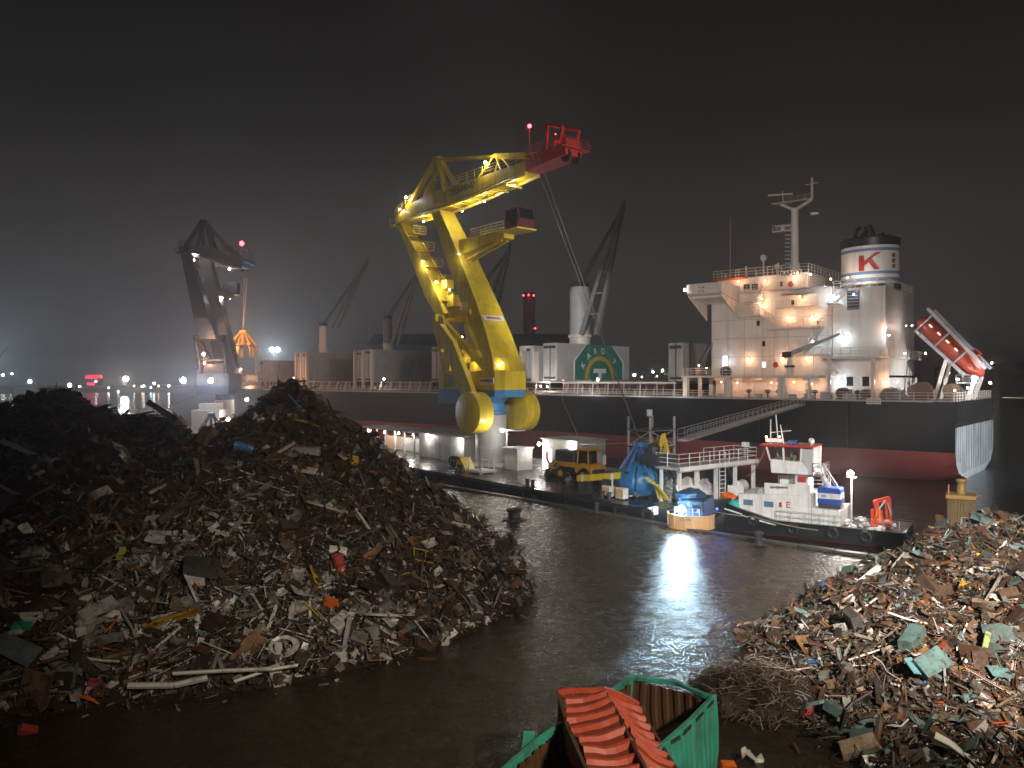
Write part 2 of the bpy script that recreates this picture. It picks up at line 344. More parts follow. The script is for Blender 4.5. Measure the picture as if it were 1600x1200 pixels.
# red neon sign far behind the heaps
p = WP(147, 594, 700); t = thing('neon_sign', 'red glowing two line sign far behind the dark scrap heap', 'sign', (p.x, p.y, 3))
E_NEON = emi('neon_red', (1, .02, .10), 3.2)
text_obj('lettering', 'NISSAN', 4.7, E_NEON, t, axes((1, 0, 0), (0, 0, 1), (0, -.4, 10.6)), .1, .10)
MB().box((-2.8, -.4, 4.2), (6.6, .3, 2.1)).build('light_bar', E_NEON, t)
sg = MB(); sg.box((0, 0, 7.6), (16, .4, 10.2))
for x in (-6, 6): sg.bar((x, .3, 0), (x, .3, 8), .5)
sg.build('sign_frame', DRK, t)
# chimney with red aviation lights
p = WP(827, 590, 560); t = thing('chimney_stack', 'tall far chimney with a row of red aviation lights behind the ship', 'chimney', (p.x, p.y, 3))
STACK = pm('stack_concrete', (.12, .11, .11), .8)
MB().lathe([(5.0, 0), (4.4, 58), (4.2, 72)], 20).build('shaft', STACK, t, smooth=True)
for px, py in ((818, 461.5), (826, 461), (834, 461.5), (836, 513)):
    q = WP(px, py, 552)-t.location; lamp(t, (q.x, q.y, q.z), 'r', 260, .6, (0, -1, 0))
# big dark shed behind the ship
p = WP(740, 590, 330); t = thing('warehouse', 'long dark warehouse roof rising faintly behind the ship hatches', 'building', (p.x, p.y, 2))
MB().bx(-45, 45, 0, 40, 0, 25).build('wall', pm('shed_wall', (.045, .045, .05), .7), t)
MB().prism([(-46, -.5, 25.1), (-46, 20, 31), (-46, 40.5, 25.1)], (92, 0, 0)).build('roof', pm('shed_roof', (.06, .06, .065), .6), t)
# slim dark crane far left edge
p = WP(3, 590, 300); t = thing('harbour_crane', 'thin pale crane jib sloping up at the far dark shore edge', 'crane', (p.x, p.y, 2))
MB().bar((-8, 0, 9), (2.5, 0, 23.5), .8, .8, .4, .4).build('jib', GRY, t); MB().lathe([(1.5, 0), (1.2, 13)], 10).build('column', DRK, t, loc=(-8, 0, 0))

# ================================================================ SCRAP HEAPS
CONES = {'a': [(-26.5, 44, 10.4, 15.5), (-21, 37.5, 8.0, 13.5), (-31, 38, 9.0, 15), (-19.5, 44.5, 7.9, 11)],
         'b': [(-12.6, 42.5, 10.6, 14.3), (-13.5, 36.5, 5.8, 10.2), (-7.6, 41, 5.5, 8.4)],
         'd': [(22.5, 35.5, 5.0, 8.0), (19.2, 33.5, 4.1, 6.4), (18.8, 28.5, 3.9, 8.2), (15.2, 29.5, 2.6, 6.0), (13.4, 31, 1.6, 4.4), (14.0, 25.0, 2.0, 5.2), (21.5, 22, 3.8, 8.0), (11.2, 27.6, .7, 3.4), (13.6, 20.5, 1.3, 4.2), (25, 29, 4.8, 8.5)]}
NG = RNG.random((64, 64))
def vnoise(x, y, s):
    x = np.asarray(x)*s; y = np.asarray(y)*s; i = np.floor(x).astype(int); j = np.floor(y).astype(int); u = x-i; w = y-j; u = u*u*(3-2*u); w = w*w*(3-2*w)
    a = NG[i % 64, j % 64]; b = NG[(i+1) % 64, j % 64]; c = NG[i % 64, (j+1) % 64]; d = NG[(i+1) % 64, (j+1) % 64]
    return (a*(1-u)+b*u)*(1-w)+(c*(1-u)+d*u)*w
def hh(which, x, y):
    x = np.asarray(x, float); y = np.asarray(y, float); acc = np.zeros(np.broadcast(x, y).shape); k = 5.
    for cx, cy_, h, r in CONES[which]:
        d = np.sqrt((x-cx)**2+(y-cy_)**2)*(1+.16*(vnoise(x+40, y+9, .17)-.5)); q = d/r
        v = np.where(q < 1, h*(1-q)**1.02*(1+.25*q*(1-q)), 0.)
        acc = np.maximum(acc, v)+.25*np.minimum(acc, v)*np.exp(-np.abs(acc-v))
    n = (vnoise(x, y, .55)-.5)*.7+(vnoise(x+7, y+3, 1.3)-.5)*.5
    return np.where(acc > .02, np.maximum(acc+n*np.clip(acc*.6, 0, 1), 0), 0)
def htot(x, y): return max(float(hh(k, x, y)) for k in 'abd')
def march(px, py):
    d = V(((px-800)/1200, 1, -(py-590)/1200)); p = V((0, 0, 13)); t = 12.
    while t < 75:
        q = p+d*t
        if q.z < 2+htot(q.x, q.y): return q
        t += .08
    return GP(px, py) if py > 600 else p+d*44
def scrap_mat(name, objcol):
    m = bpy.data.materials.new(name); m.use_nodes = True; nt = m.node_tree; b = nt.nodes['Principled BSDF']; L = nt.links.new
    if objcol: c = node(nt, 'ObjectInfo').outputs['Color']
    else: a = node(nt, 'Attribute'); a.attribute_name = 'piece_colour'; c = a.outputs['Color']
    tc = node(nt, 'TexCoord') if objcol else node(nt, 'NewGeometry'); vec = tc.outputs['Object'] if objcol else tc.outputs['Position']
    n = node(nt, 'TexNoise', Scale=3.5, Detail=6, Roughness=.7); L(vec, n.inputs['Vector'])
    r = node(nt, 'MapRange'); r.inputs['From Min'].default_value = .42; r.inputs['From Max'].default_value = .68; r.inputs['To Max'].default_value = .75; L(n.outputs['Fac'], r.inputs['Value'])
    n2 = node(nt, 'TexNoise', Scale=9, Detail=3); L(vec, n2.inputs['Vector']); cr = node(nt, 'ValToRGB'); L(n2.outputs['Fac'], cr.inputs[0])
    e = cr.color_ramp.elements; e[0].position = .35; e[0].color = (.022, .014, .010, 1); e[1].position = .7; e[1].color = (.092, .050, .028, 1)
    mm = node(nt, 'Mix'); mm.data_type = 'RGBA'; L(r.outputs[0], mm.inputs[0]); L(c, mm.inputs[6]); L(cr.outputs[0], mm.inputs[7]); L(mm.outputs[2], b.inputs['Base Color'])
    rr = node(nt, 'MapRange'); rr.inputs['To Min'].default_value = .14; rr.inputs['To Max'].default_value = .55; L(n2.outputs['Fac'], rr.inputs['Value']); L(rr.outputs[0], b.inputs['Roughness'])
    bp = node(nt, 'Bump', Strength=.12, Distance=.012); L(n2.outputs['Fac'], bp.inputs['Height']); L(bp.outputs[0], b.inputs['Normal']); return m
SM_V = scrap_mat('scrap_metal_mixed', False); SM_O = scrap_mat('scrap_metal_piece', True)
def crumple(m, a, seed):
    r = random.Random(seed); return MB().add([V(p)+V((r.uniform(-a, a), r.uniform(-a, a), r.uniform(-a, a))) for p in m.v], m.f)
def p_sheet(s):          # bent thin plate with real thickness
    r = random.Random(s); n = 4; rings = []; k = r.uniform(-.7, .7); w = r.uniform(.09, .30); z = 0; a = 0; x = -.5
    for i in range(n+1):
        dz = r.uniform(-.06, .06); t = .012; j = r.uniform(-.06, .06)
        rings.append([(x, -w+j, z-t), (x, w+j, z-t+dz), (x, w+j, z+t+dz), (x, -w+j, z+t)]); a += k/n; x += math.cos(a)/n; z += math.sin(a)/n
    return MB().loft(rings)
def p_pipe(s):
    r = random.Random(s); q = r.uniform(.025, .07); m = MB(); b = V((r.uniform(-.1, .1), r.uniform(-.08, .08), r.uniform(-.08, .08)))
    return m.tube((-.5, 0, 0), b, q, n=6).tube(b, (.5, 0, 0), q, n=6)
def p_angle(s):
    r = random.Random(s); a = r.uniform(.05, .1); t = .015; P = [(-.5, 0, 0), (-.5, a, 0), (-.5, a, t), (-.5, t, t), (-.5, t, a), (-.5, 0, a)]; return MB().prism(P, (1, r.uniform(-.1, .1), r.uniform(-.1, .1)))
def p_beam(s):
    r = random.Random(s); h = r.uniform(.06, .11); w = h*.7; t = .014; m = MB()
    m.bx(-.5, .5, -w, w, h-t, h+t).bx(-.5, .5, -w, w, -h-t, -h+t).bx(-.5, .5, -t, t, -h+t, h-t); return m
def p_fold(s):      # plate crushed into a few sharp folds
    r = random.Random(s); n = 6; rings = []; x = -.5; z = 0
    for i in range(n+1):
        w0, w1 = r.uniform(.08, .26), r.uniform(.08, .26); d0, d1 = r.uniform(-.10, .10), r.uniform(-.10, .10); t = .014
        zc = z+r.uniform(-.13, .13); xc = x+r.uniform(-.08, .08); yc = r.uniform(-.05, .05); rings.append([(x, -w0, z+d0-t), (xc, yc, zc-t), (x, w1, z+d1-t), (x, w1, z+d1+t), (xc, yc, zc+t), (x, -w0, z+d0+t)]); x += 1/n*r.uniform(.5, 1.4); z += r.uniform(-.2, .2)
    return MB().loft(rings)
def p_bar(s):
    r = random.Random(s); return MB().bar((-.5, 0, 0), (.5, r.uniform(-.06, .06), 0), r.uniform(.02, .05), r.uniform(.012, .03))
def p_wire(s):
    r = random.Random(s); p = [V((-.5+i/4, r.uniform(-.16, .16), r.uniform(-.14, .14))) for i in range(5)]; m = MB()
    for a, b in zip(p, p[1:]): m.bar(a, b, .018, .018)
    return m
def p_can(s):
    r = random.Random(s); q = r.uniform(.2, .28); return crumple(MB().lathe([(q*.9, -.45), (q, -.5), (q, -.18), (q*1.06, -.165), (q, -.15), (q*r.uniform(.75, 1), 0), (q, .15), (q*1.06, .165), (q, .18), (q, .5), (q*.9, .45)], 11, Matrix.Rotation(PI/2, 4, 'Y'), 1, r.uniform(.6, .95)), .012, s)
def p_chan(s):
    r = random.Random(s); n = 5; q = r.uniform(.07, .15); o = []; i_ = []
    for k in range(n+1): t = PI*k/n*r.uniform(.9, 1); o.append((-.5, q*math.cos(t), q*math.sin(t))); i_.append((-.5, q*.9*math.cos(t), q*.9*math.sin(t)))
    return crumple(MB().prism(o+i_[::-1], (1, 0, 0)), .03, s)
def p_frame(s):
    r = random.Random(s); w = r.uniform(.25, .4); m = MB(); k = .035
    m.bar((-.5, -w, 0), (.5, -w, 0), k).bar((-.5, w, 0), (.5, w, 0), k).bar((-.48, -w, 0), (-.48, w, 0), k*.9).bar((.48, -w, 0), (.48, w, 0), k*.9).bar((0, -w, 0), (.1, w, 0), k*.8); return m
def p_ring(s): return MB().torus((0, 0, 0), .36, .1, n=10, m=5)
def p_box(s):
    r = random.Random(s); return crumple(MB().bx(-.5, .5, -r.uniform(.2, .4), r.uniform(.2, .4), -.2, .2), .07, s)
KINDS = [('scrap_sheet', p_sheet, 8, .30), ('scrap_pipe', p_pipe, 4, .09), ('scrap_angle', p_angle, 3, .16), ('scrap_beam', p_beam, 2, .06), ('scrap_lump', p_fold, 7, .12), ('scrap_bar', p_bar, 4, .17),
         ('scrap_wire', p_wire, 4, .08), ('scrap_drum', p_can, 3, .006), ('scrap_channel', p_chan, 3, .035), ('scrap_frame', p_frame, 2, .02), ('scrap_ring', p_ring, 1, .01), ('scrap_case', p_box, 4, .035)]
def tri(m):
    T = []
    for f in m.f: T += [(f[0], f[i], f[i+1]) for i in range(1, len(f)-1)]
    return np.array(m.v, np.float32), np.array(T, np.int64)
PROTO = []; PW = []
for nm, fn, k, w in KINDS:
    for i in range(k):
        m = fn(i*13+len(nm)); ob = m.build(nm, SM_O); me = ob.data; bpy.data.objects.remove(ob)
        PROTO.append((nm, *tri(m), me)); PW.append(w/k)
PW = np.array(PW)/sum(PW)
def palette(x, y, which, n):
    base = np.array([(.080, .042, .025), (.056, .034, .024), (.045, .036, .031), (.035, .034, .034), (.10, .062, .040), (.07, .056, .044), (.14, .105, .078), (.18, .17, .155), (.42, .40, .36), (.10, .16, .155), (.45, .24, .02), (.38, .07, .02), (.30, .03, .03), (.03, .09, .22), (.17, .085, .035)])
    if which == 'd': w = np.array([.14, .10, .09, .07, .12, .10, .11, .08, .045, .085, .004, .008, .004, .004, .05])
    else: w = np.array([.17, .17, .16, .13, .07, .10, .07, .07, .04, .018, .005, .005, .003, .003, .035])
    idx = RNG.choice(len(base), n, p=w/w.sum()); col = base[idx]
    if which != 'd':      # paler aluminium and plastic has slid to the foot of the heaps
        f = np.exp(-((x+10)/8)**2-((y-30)/3.4)**2)*.5+np.exp(-((x+1)/4)**2-((y-37)/4)**2)*.16
        pale = RNG.random(n) < f; g = RNG.uniform(.16, .58, n)[:, None]*np.array([[1, .97, .90]]); col = np.where(pale[:, None], g, col)
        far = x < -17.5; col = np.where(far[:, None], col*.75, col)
    return col*RNG.uniform(.5, 1.6, (n, 1))
def rotm(nrm, n, tilt):
    """random frames lying roughly along the slope"""
    t = RNG.normal(size=(n, 3))*tilt; z = nrm+t; z /= np.linalg.norm(z, axis=1)[:, None]
    a = RNG.normal(size=(n, 3)); a[:, 2] *= .6; x = a-z*(a*z).sum(1)[:, None]; x /= np.linalg.norm(x, axis=1)[:, None]; y = np.cross(z, x)
    return np.stack([x, y, z], axis=2)
def scatter(which, name, label, bounds, n, smin, smax, nbig, bigs, fringe=0):
    root = thing('scrap_heap', label, 'scrap heap', (*CONES[which][0][:2], 2.0)); ox, oy = CONES[which][0][:2]
    # mound under the pieces
    x0, x1, y0, y1 = bounds; s = .45; nx = int((x1-x0)/s); ny = int((y1-y0)/s)
    gx, gy = np.meshgrid(np.linspace(x0, x1, nx), np.linspace(y0, y1, ny), indexing='ij'); gz = hh(which, gx, gy)-.12
    V_ = np.stack([gx-ox, gy-oy, gz], -1).reshape(-1, 3); keep = (gz > -.11)
    F_ = [(i*ny+j, (i+1)*ny+j, (i+1)*ny+j+1, i*ny+j+1) for i in range(nx-1) for j in range(ny-1) if keep[i:i+2, j:j+2].any()]
    md = MB(); md.v = [tuple(v) for v in V_]; md.f = F_; md.m = [0]*len(F_)
    md.build('mound', pm('mound_rust', (.035, .022, .014), .6, var=.5, scale=2.5, dirt=(.012, .010, .009), damt=.8, bump=.6, bscale=9), root, smooth=True)
    # sample places on the slope that face the yard
    X = RNG.uniform(x0, x1, n*6); Y = RNG.uniform(y0, y1, n*6); Z = hh(which, X, Y); e = .35
    NX = -(hh(which, X+e, Y)-hh(which, X-e, Y))/(2*e); NY = -(hh(which, X, Y+e)-hh(which, X, Y-e))/(2*e); N = np.stack([NX, NY, np.ones_like(NX)], -1); N /= np.linalg.norm(N, axis=1)[:, None]
    view = np.stack([-X, -Y, 11-Z], -1); view /= np.linalg.norm(view, axis=1)[:, None]; fac = (N*view).sum(1)
    ok = (Z > .12) & (fac > -.12) & (np.abs(X) < Y*.74+2); ok &= RNG.random(len(X)) < np.clip((fac+.3)*1.3, .15, 1)
    for w2 in 'abd':
        if w2 != which: ok &= Z >= hh(w2, X, Y)-.05
    id_ = np.where(ok)[0][:n]; n = len(id_); P = np.stack([X, Y, Z], -1)[id_]; N = N[id_]
    if fringe:    # loose bits that have rolled onto the yard just below the foot
        X = RNG.uniform(x0-1, x1+1, 40000); Y = RNG.uniform(y0-2, y1, 40000); Z = hh(which, X, Y)
        near = np.zeros(len(X))
        for dx, dy in ((1, 0), (-1, 0), (0, 1), (0, -1), (.7, .7), (-.7, .7), (1.8, 0), (-1.8, 0), (0, 1.8)): near = np.maximum(near, hh(which, X+dx*.7, Y+dy*.7))
        f = np.where((Z < .05) & (near > .1) & (np.abs(X) < Y*.72))[0][:fringe]
        P = np.vstack([P, np.stack([X, Y, Z*0+.02], -1)[f]]); N = np.vstack([N, np.tile([0, 0, 1.], (len(f), 1))]); n = len(P)
    S = smin*(smax/smin)**(RNG.random(n)**2.0); S *= np.where(P[:, 2] < .05, .5, 1)
    Rm = rotm(N, n, .45); kind = RNG.choice(len(PROTO), n, p=PW); C_ = palette(P[:, 0], P[:, 1], which, n)
    ax = RNG.uniform(.55, 1.35, (n, 3)); long_ = np.isin(kind, [i for i, p in enumerate(PROTO) if p[0] in ('scrap_pipe', 'scrap_bar', 'scrap_angle', 'scrap_beam', 'scrap_wire')])
    ax[:, 0] *= np.where(long_, 1.7, 1)
    cen = P+N*(S*.10)[:, None]-np.array([[ox, oy, 0]])
    vv = []; tt = []; cc = []; off = 0
    for k in range(len(PROTO)):
        ii = np.where(kind == k)[0]
        if not len(ii): continue
        pv, pt = PROTO[k][1], PROTO[k][2]
        q = np.einsum('nij,nvj->nvi', Rm[ii], pv[None]*(ax[ii]*S[ii, None])[:, None, :])+cen[ii][:, None, :]
        vv.append(q.reshape(-1, 3)); tt.append((pt[None]+(np.arange(len(ii))*len(pv))[:, None, None]+off).reshape(-1, 3)); cc.append(np.repeat(C_[ii], len(pv), axis=0)); off += len(ii)*len(pv)
    vv = np.vstack(vv).astype(np.float32); tt = np.vstack(tt).astype(np.int32); cc = np.hstack([np.vstack(cc), np.ones((len(vv), 1))]).astype(np.float32)
    me = bpy.data.meshes.new('loose_scrap'); me.vertices.add(len(vv)); me.vertices.foreach_set('co', vv.ravel()); me.loops.add(len(tt)*3); me.loops.foreach_set('vertex_index', tt.ravel())
    me.polygons.add(len(tt)); me.polygons.foreach_set('loop_start', np.arange(0, len(tt)*3, 3, dtype=np.int32)); me.polygons.foreach_set('loop_total', np.full(len(tt), 3, np.int32))
    at = me.attributes.new('piece_colour', 'FLOAT_COLOR', 'POINT'); at.data.foreach_set('color', cc.ravel()); me.materials.append(SM_V); me.update(calc_edges=True); me.shade_flat()
    o = bpy.data.objects.new('loose_scrap', me); COL.objects.link(o); o.parent = root; tag(o, kind='stuff')
    # the largest pieces, one object each
    ids = RNG.choice(n, nbig, replace=False); ids = ids[P[ids, 2] > .05]; col = palette(P[ids, 0], P[ids, 1], which, len(ids)); kk = RNG.choice(len(PROTO), len(ids), p=PW); R2 = rotm(N[ids], len(ids), .3); lift_ = RNG.random(len(ids)) < .3; col = np.where(lift_[:, None], np.clip(col*2.2, 0, .6), col)
    if which == 'd':      # many of the larger pieces here are green grey cabinet panels
        case = [i for i, p in enumerate(PROTO) if p[0] in ('scrap_case', 'scrap_sheet')]; sel = RNG.choice(len(ids), 26, replace=False); kk[sel] = RNG.choice(case, 26); col[sel] = np.array([.075, .13, .125])*RNG.uniform(.6, 1.5, (26, 1))
    for j, i in enumerate(ids):
        nm, _, _, me = PROTO[kk[j]]; o = bpy.data.objects.new(nm, me); COL.objects.link(o); o.parent = root
        s = random.uniform(*bigs); lo = 1.6 if nm in ('scrap_pipe', 'scrap_bar', 'scrap_angle', 'scrap_beam', 'scrap_wire') else 1
        o.matrix_local = Matrix.Translation((P[i, 0]-ox, P[i, 1]-oy, P[i, 2]+s*.16)) @ Matrix(R2[j].tolist()).to_4x4() @ Matrix.Diagonal((s*lo, s*random.uniform(.7, 1.2), s, 1)); o.color = (*col[j], 1)
    return root
scatter('a', 'scrap_heap', 'dark far scrap heap whose flat top blocks the distant shore lights', (-46, -11, 20, 60), 15000, .13, 1.05, 290, (.6, 1.5), 200)
scatter('b', 'scrap_heap', 'pointed brown scrap heap in front of the ship bow', (-29, 5, 25, 58), 24000, .10, .85, 290, (.55, 1.4), 420)
scatter('d', 'scrap_heap', 'brightly lit rusty scrap heap with teal boxes beside the green container', (4, 36, 13, 44), 25000, .07, .68, 290, (.45, 1.15), 350)
# ================================================================ FLOATING CRANES (lemniscate cranes on pontoons)
def floating_crane(name, label, loc, rz, C, hoist=None, sign=None, names=True, P=1.0):
    """local axes: x along the jib, z up from the pontoon deck"""
    t = thing(name, label, 'floating crane', loc, rz)
    A, B, G, TIP = C['a'], C['b'], C['col'], C['tip']
    B_ = lambda m, n, mt=A, par=t, **k: m.build(n, mt, par, **k)
    # column
    B_(MB().lathe([(2.6, 0), (2.3, .25), (1.85, .3), (1.85, 5.9), (2.0, 6.0)], 28), 'column', G, smooth=True)
    m = MB()
    for z in (2.0, 4.0): m.lathe([(1.87, z), (1.90, z+.02), (1.90, z+.1), (1.87, z+.12)], 28)
    B_(m, 'column_seam', G)
    B_(MB().lathe([(1.75, 6.0), (1.75, 6.4), (1.6, 6.5), (1.6, 7.4), (2.6, 8.3)], 28), 'slewing_neck', B, smooth=True)
    # machinery house: yellow over blue
    foot = lambda z, d=0: [(-6.6+d, -3.0+d, z), (-1.2-d, -3.0+d, z), (-1.0-d, -2.3+d, z), (3.6-d, -2.3+d, z), (4.6-d, -1.5+d, z), (4.6-d, 1.5-d, z), (3.6-d, 2.3-d, z), (-1.0-d, 2.3-d, z), (-1.2-d, 3.0-d, z), (-6.6+d, 3.0-d, z)]
    hs = B_(MB().prism(foot(8.9), (0, 0, 2.2)), 'machinery_house', A, bevel=.03)
    B_(MB().prism([(-6.55, -2.95, 7.2), (-2.4, -2.95, 7.2), (-1.9, -2.95, 8.1), (-1.25, -2.95, 8.1), (-1.25, -2.95, 8.895), (-6.55, -2.95, 8.895)], (0, 5.9, 0)).prism([(-1.25, -2.25, 8.1), (3.55, -2.25, 8.1), (4.55, -1.45, 8.1), (4.55, 1.45, 8.1), (3.55, 2.25, 8.1), (-1.25, 2.25, 8.1)], (0, 0, .795)), 'house_skirt', B)
    m = MB(); m.rail([(-6.5, -2.9, 11.1), (-1.4, -2.9, 11.1)], 1.0, 1.2).rail([(-6.5, 2.9, 11.1), (-6.5, -2.9, 11.1)], 1.0, 1.4).rail([(4.5, -1.4, 11.1), (4.5, 1.4, 11.1), (3.5, 2.2, 11.1), (-1, 2.2, 11.1)], 1.0, 1.2)
    B_(m, 'railing', A)
    for x in (-6.2, -2.4): B_(MB().bx(x, x+.8, -3.04, -2.98, 9.1, 10.9), 'door', A, hs)
    m = MB()
    for i in range(5): m.bx(-4.9, -3.6, -3.06, -2.98, 9.3+i*.28, 9.45+i*.28)
    B_(m, 'vent', DRK, hs)
    if sign:
        b = B_(MB().bx(1.1, 3.5, -2.40, -2.31, 9.5, 10.3), 'signboard', WH2, hs)
        text_obj('lettering', sign, .44, RED, hs, axes((1, 0, 0), (0, 0, 1), (2.3, -2.42, 9.93)), .01, .02)
    # counterweights: arms outside the house, drums either side of the column
    for y in (-1, 1) if P == 1 else ():
        arm = B_(MB().loft([[(x+dx, y*(3.12+k), z+dz) for dx, dz, k in ((-w, -w*.4, 0), (w, w*.4, 0), (w, w*.4, .65), (-w, -w*.4, .65))] for x, z, w in ((-5.6, 16.6, .45), (-3.4, 14.2, .9), (.3, 8.4, 1.0), (1.2, 6.8, .6))]), 'counterweight_arm', A, bevel=.03)
        Mx = Matrix.Translation((1.4, y*3.5, 6.3)) @ Matrix.Rotation(PI/2, 4, 'X')
        dr = B_(MB().lathe([(2.3, -1.0), (2.38, -.95), (2.38, .95), (2.3, 1.0)], 36, Mx), 'counterweight_drum', A, smooth=True)
        B_(MB().lathe([(2.39, -.1), (2.41, -.1), (2.41, .1), (2.39, .1)], 36, Mx).lathe([(.5, -1.06), (.5, 1.06)], 12, Mx), 'drum_hub', A, dr)
    # rear tower that carries the stay
    m = MB()
    for y in (-.85, .85):
        m.prism([(-6.5, y*2.7, 11.1), (-4.9, y*2.7, 11.1), (-4.6, y*2.7, 14.2), (-6.4, y*2.7, 17.9), (-8.2, y*2.7, 18.2), (-8.6, y*2.7, 16.6), (-7.2, y*2.7, 14)], (0, y*.35, 0))
        m.bar((-7.2, y*2.5, 17.4), (1.6, y*2.1, 11.2), .5, .8)
    m.bar((-7.6, -3, 17.7), (-7.6, 3, 17.7), .8, .9).bar((-6.2, -3, 13.6), (-6.2, 3, 13.6), .4, .4)
    B_(m, 'rear_tower', A, bevel=.03)
    m = MB(); m.bar((-7.6, -2.2, 17.8), (-1.6, -1.7, 18.1), .45, .6).bar((-7.6, 2.2, 17.8), (-1.6, 1.7, 18.1), .45, .6); B_(m, 'link_beam', A)
    m = MB()      # drive gear and hoist winches between the legs
    for y in (-1.2, 1.2): m.lathe([(1.1, -.5), (1.1, .5)], 18, Matrix.Translation((-4.2, y, 12.6)) @ Matrix.Rotation(PI/2, 4, 'X'))
    m.bx(-6.0, -5.0, -1.9, 1.9, 11.1, 12.8).bx(-2.6, -1.2, -1.2, 1.2, 11.1, 12.2); B_(m, 'hoist_winch', A)
    m = MB()
    for i in range(7): a = PI*(.15+.7*i/6); m.tube((-5.4+1.9*math.cos(a), -2.3, 14+1.9*math.sin(a)), (-5.4+1.9*math.cos(a+.37), -2.3, 14+1.9*math.sin(a+.37)), .06, n=5); m.tube((-5.4, -2.3, 14), (-5.4+1.9*math.cos(a), -2.3, 14+1.9*math.sin(a)), .04, n=4)
    B_(m, 'luffing_gear', A)
    # pressure leg
    st = [(11.1, 2.7, 1.2, 4.3), (12.6, 2.0, 1.9, 4.15), (15.5, .2, 2.7, 3.8), (19, -2.05, 3.1, 3.4), (25.5, -6.1, 2.7, 2.8), (28.5, -8.1, 2.4, 2.5), (31.6, -10.1, 1.9, 2.3)]
    ring = lambda u, f, d, w: [(f-d/2, -w/2, u), (f+d/2, -w/2, u-.0), (f+d/2, w/2, u), (f-d/2, w/2, u)]
    leg = B_(MB().loft([ring(*s) for s in st]), 'pressure_leg', A, bevel=.05)
    m = MB()
    for u in (13.9, 17.2, 21.8, 25.5, 28.6):
        k = next(i for i in range(len(st)-1) if st[i][0] <= u <= st[i+1][0]); q = (u-st[k][0])/(st[k+1][0]-st[k][0]); f, d, w = [st[k][j]+(st[k+1][j]-st[k][j])*q for j in (1, 2, 3)]
        m.loft([ring(u-.03, f+.02, d+.07, w+.07), ring(u+.03, f-.02, d+.07, w+.07)])
    B_(m, 'flange_seam', A, leg)
    if sign:
        dv = (V((-2.05+1.55, 0, 19))-V((-6.1+1.35, 0, 25.5))).normalized()
        M_ = axes((0, 1, 0), -dv, (.54, 0, 17.3)); M2 = M_.copy()
        pl = MB().box((0, 0, 0), (3.1, .75, .05)); pl.v = [tuple(M_ @ V(v)) for v in pl.v]; B_(pl, 'signboard', WH2, leg)
        M2.translation = M_.translation+M_.col[2].to_3d()*.035; text_obj('lettering', sign, .42, RED, leg, M2, .01, .02)
    m = MB(); m.stair((1.1, -2.25, 12.5), (-1.6, -2.1, 16.5), .7, (0, 1, 0)); m.rail([(-1.9, -2.1, 18.2), (-4, -2.0, 18.2)], 1, 1)
    for k in range(16): m.bar((-4.8-.55*k*.62, -.25, 18.6+.8*k*.68), (-4.8-.55*k*.62, .25, 18.6+.8*k*.68), .06)
    B_(m, 'access_ladder', A)
    # rear stay
    rs = [(17.4, -7.9, 1.8, 3.0), (21, -10.9, 2.9, 2.6), (26, -14.8, 2.3, 2.2), (31.6, -19.6, .8, 1.6)]
    sy = B_(MB().loft([ring(*s) for s in rs]), 'rear_stay', A, bevel=.05)
    m = MB()     # ladder, platforms and gear on the front of the stay
    for k in range(5): u = 20+2.4*k; f = -10.2+1.45-(u-20)*.82; m.bar((f, -1, u), (f+1.1, -1, u), .12).bar((f, 1, u), (f+1.1, 1, u), .12).bx(f, f+1.2, -1, 1, u-.06, u); m.rail([(f+1.2, -1, u), (f+1.2, 1, u)], 1, 1)
    m.bx(-8.0, -6.6, -.8, .8, 19.2, 20.6).bx(-9.6, -8.4, -.5, .6, 21.6, 22.7); m.tube((-8, .7, 20), (-15.5, .5, 28.5), .09)
    B_(m, 'stay_walkway', A, sy)
    # jib
    js = [(31.9, -20.3, 1.0, 1.8), (32.6, -16, 1.7, 2.6), (32.9, -10, 2.1, 3.0), (33.1, -2, 1.7, 2.6), (33.4, 4, 1.35, 2.3), (33.6, 7.5, 1.2, 2.2)]
    jr = lambda u, f, h, w: [(f, -w/2, u-h/2), (f, w/2, u-h/2), (f, w/2, u+h/2), (f, -w/2, u+h/2)]
    jib = B_(MB().loft([jr(*s) for s in js]), 'jib', A, bevel=.04)
    m = MB()
    for y in (-1, 1): m.path([(-16, y*1.1, 31.55), (-10, y*1.3, 31.6), (-2, y*1.1, 32.0), (7.5, y*.95, 32.85)], .22, 6)
    for k in range(9): f = -15+2.4*k; m.bar((f, -1.2, 31.75+.05*k), (f, 1.2, 31.75+.05*k), .18)
    B_(m, 'jib_lower_chord', A, jib)
    if names: text_obj('lettering', 'ZEEAREND', 1.05, BLK, jib, axes((1, 0, .045), (0, 0, 1), (-3.9, -1.44, 33.15)), .015, .01)
    tp = B_(MB().loft([jr(33.6, 7.5, 1.22, 2.22), jr(33.7, 11.5, .9, 2.6), jr(33.8, 14, .7, 2.4)]), 'jib_head', TIP, bevel=.03)
    m = MB(); m.bx(8.5, 14.4, -2, 2, 34.15, 34.25); m.rail([(8.5, -2, 34.2), (14.4, -2, 34.2), (14.4, 2, 34.2), (8.5, 2, 34.2)], 1.0, 1.2)
    m.bar((11, -1.2, 34.2), (11.3, -1.2, 37.2), .25).bar((11, 1.2, 34.2), (11.3, 1.2, 37.2), .25).bar((11.3, -1.3, 37.2), (11.3, 1.3, 37.2), .3).bar((11.3, -1.2, 37.2), (13.6, -1.2, 36.4), .25).bar((11.3, 1.2, 37.2), (13.6, 1.2, 36.4), .25).bar((13.6, -1.2, 36.4), (12.8, -1.2, 34.3), .25).bar((13.6, 1.2, 36.4), (12.8, 1.2, 34.3), .25)
    m.bx(12.0, 13.9, -1.0, 1.0, 34.3, 35.3); B_(m, 'head_platform', TIP, tp)
    m = MB()
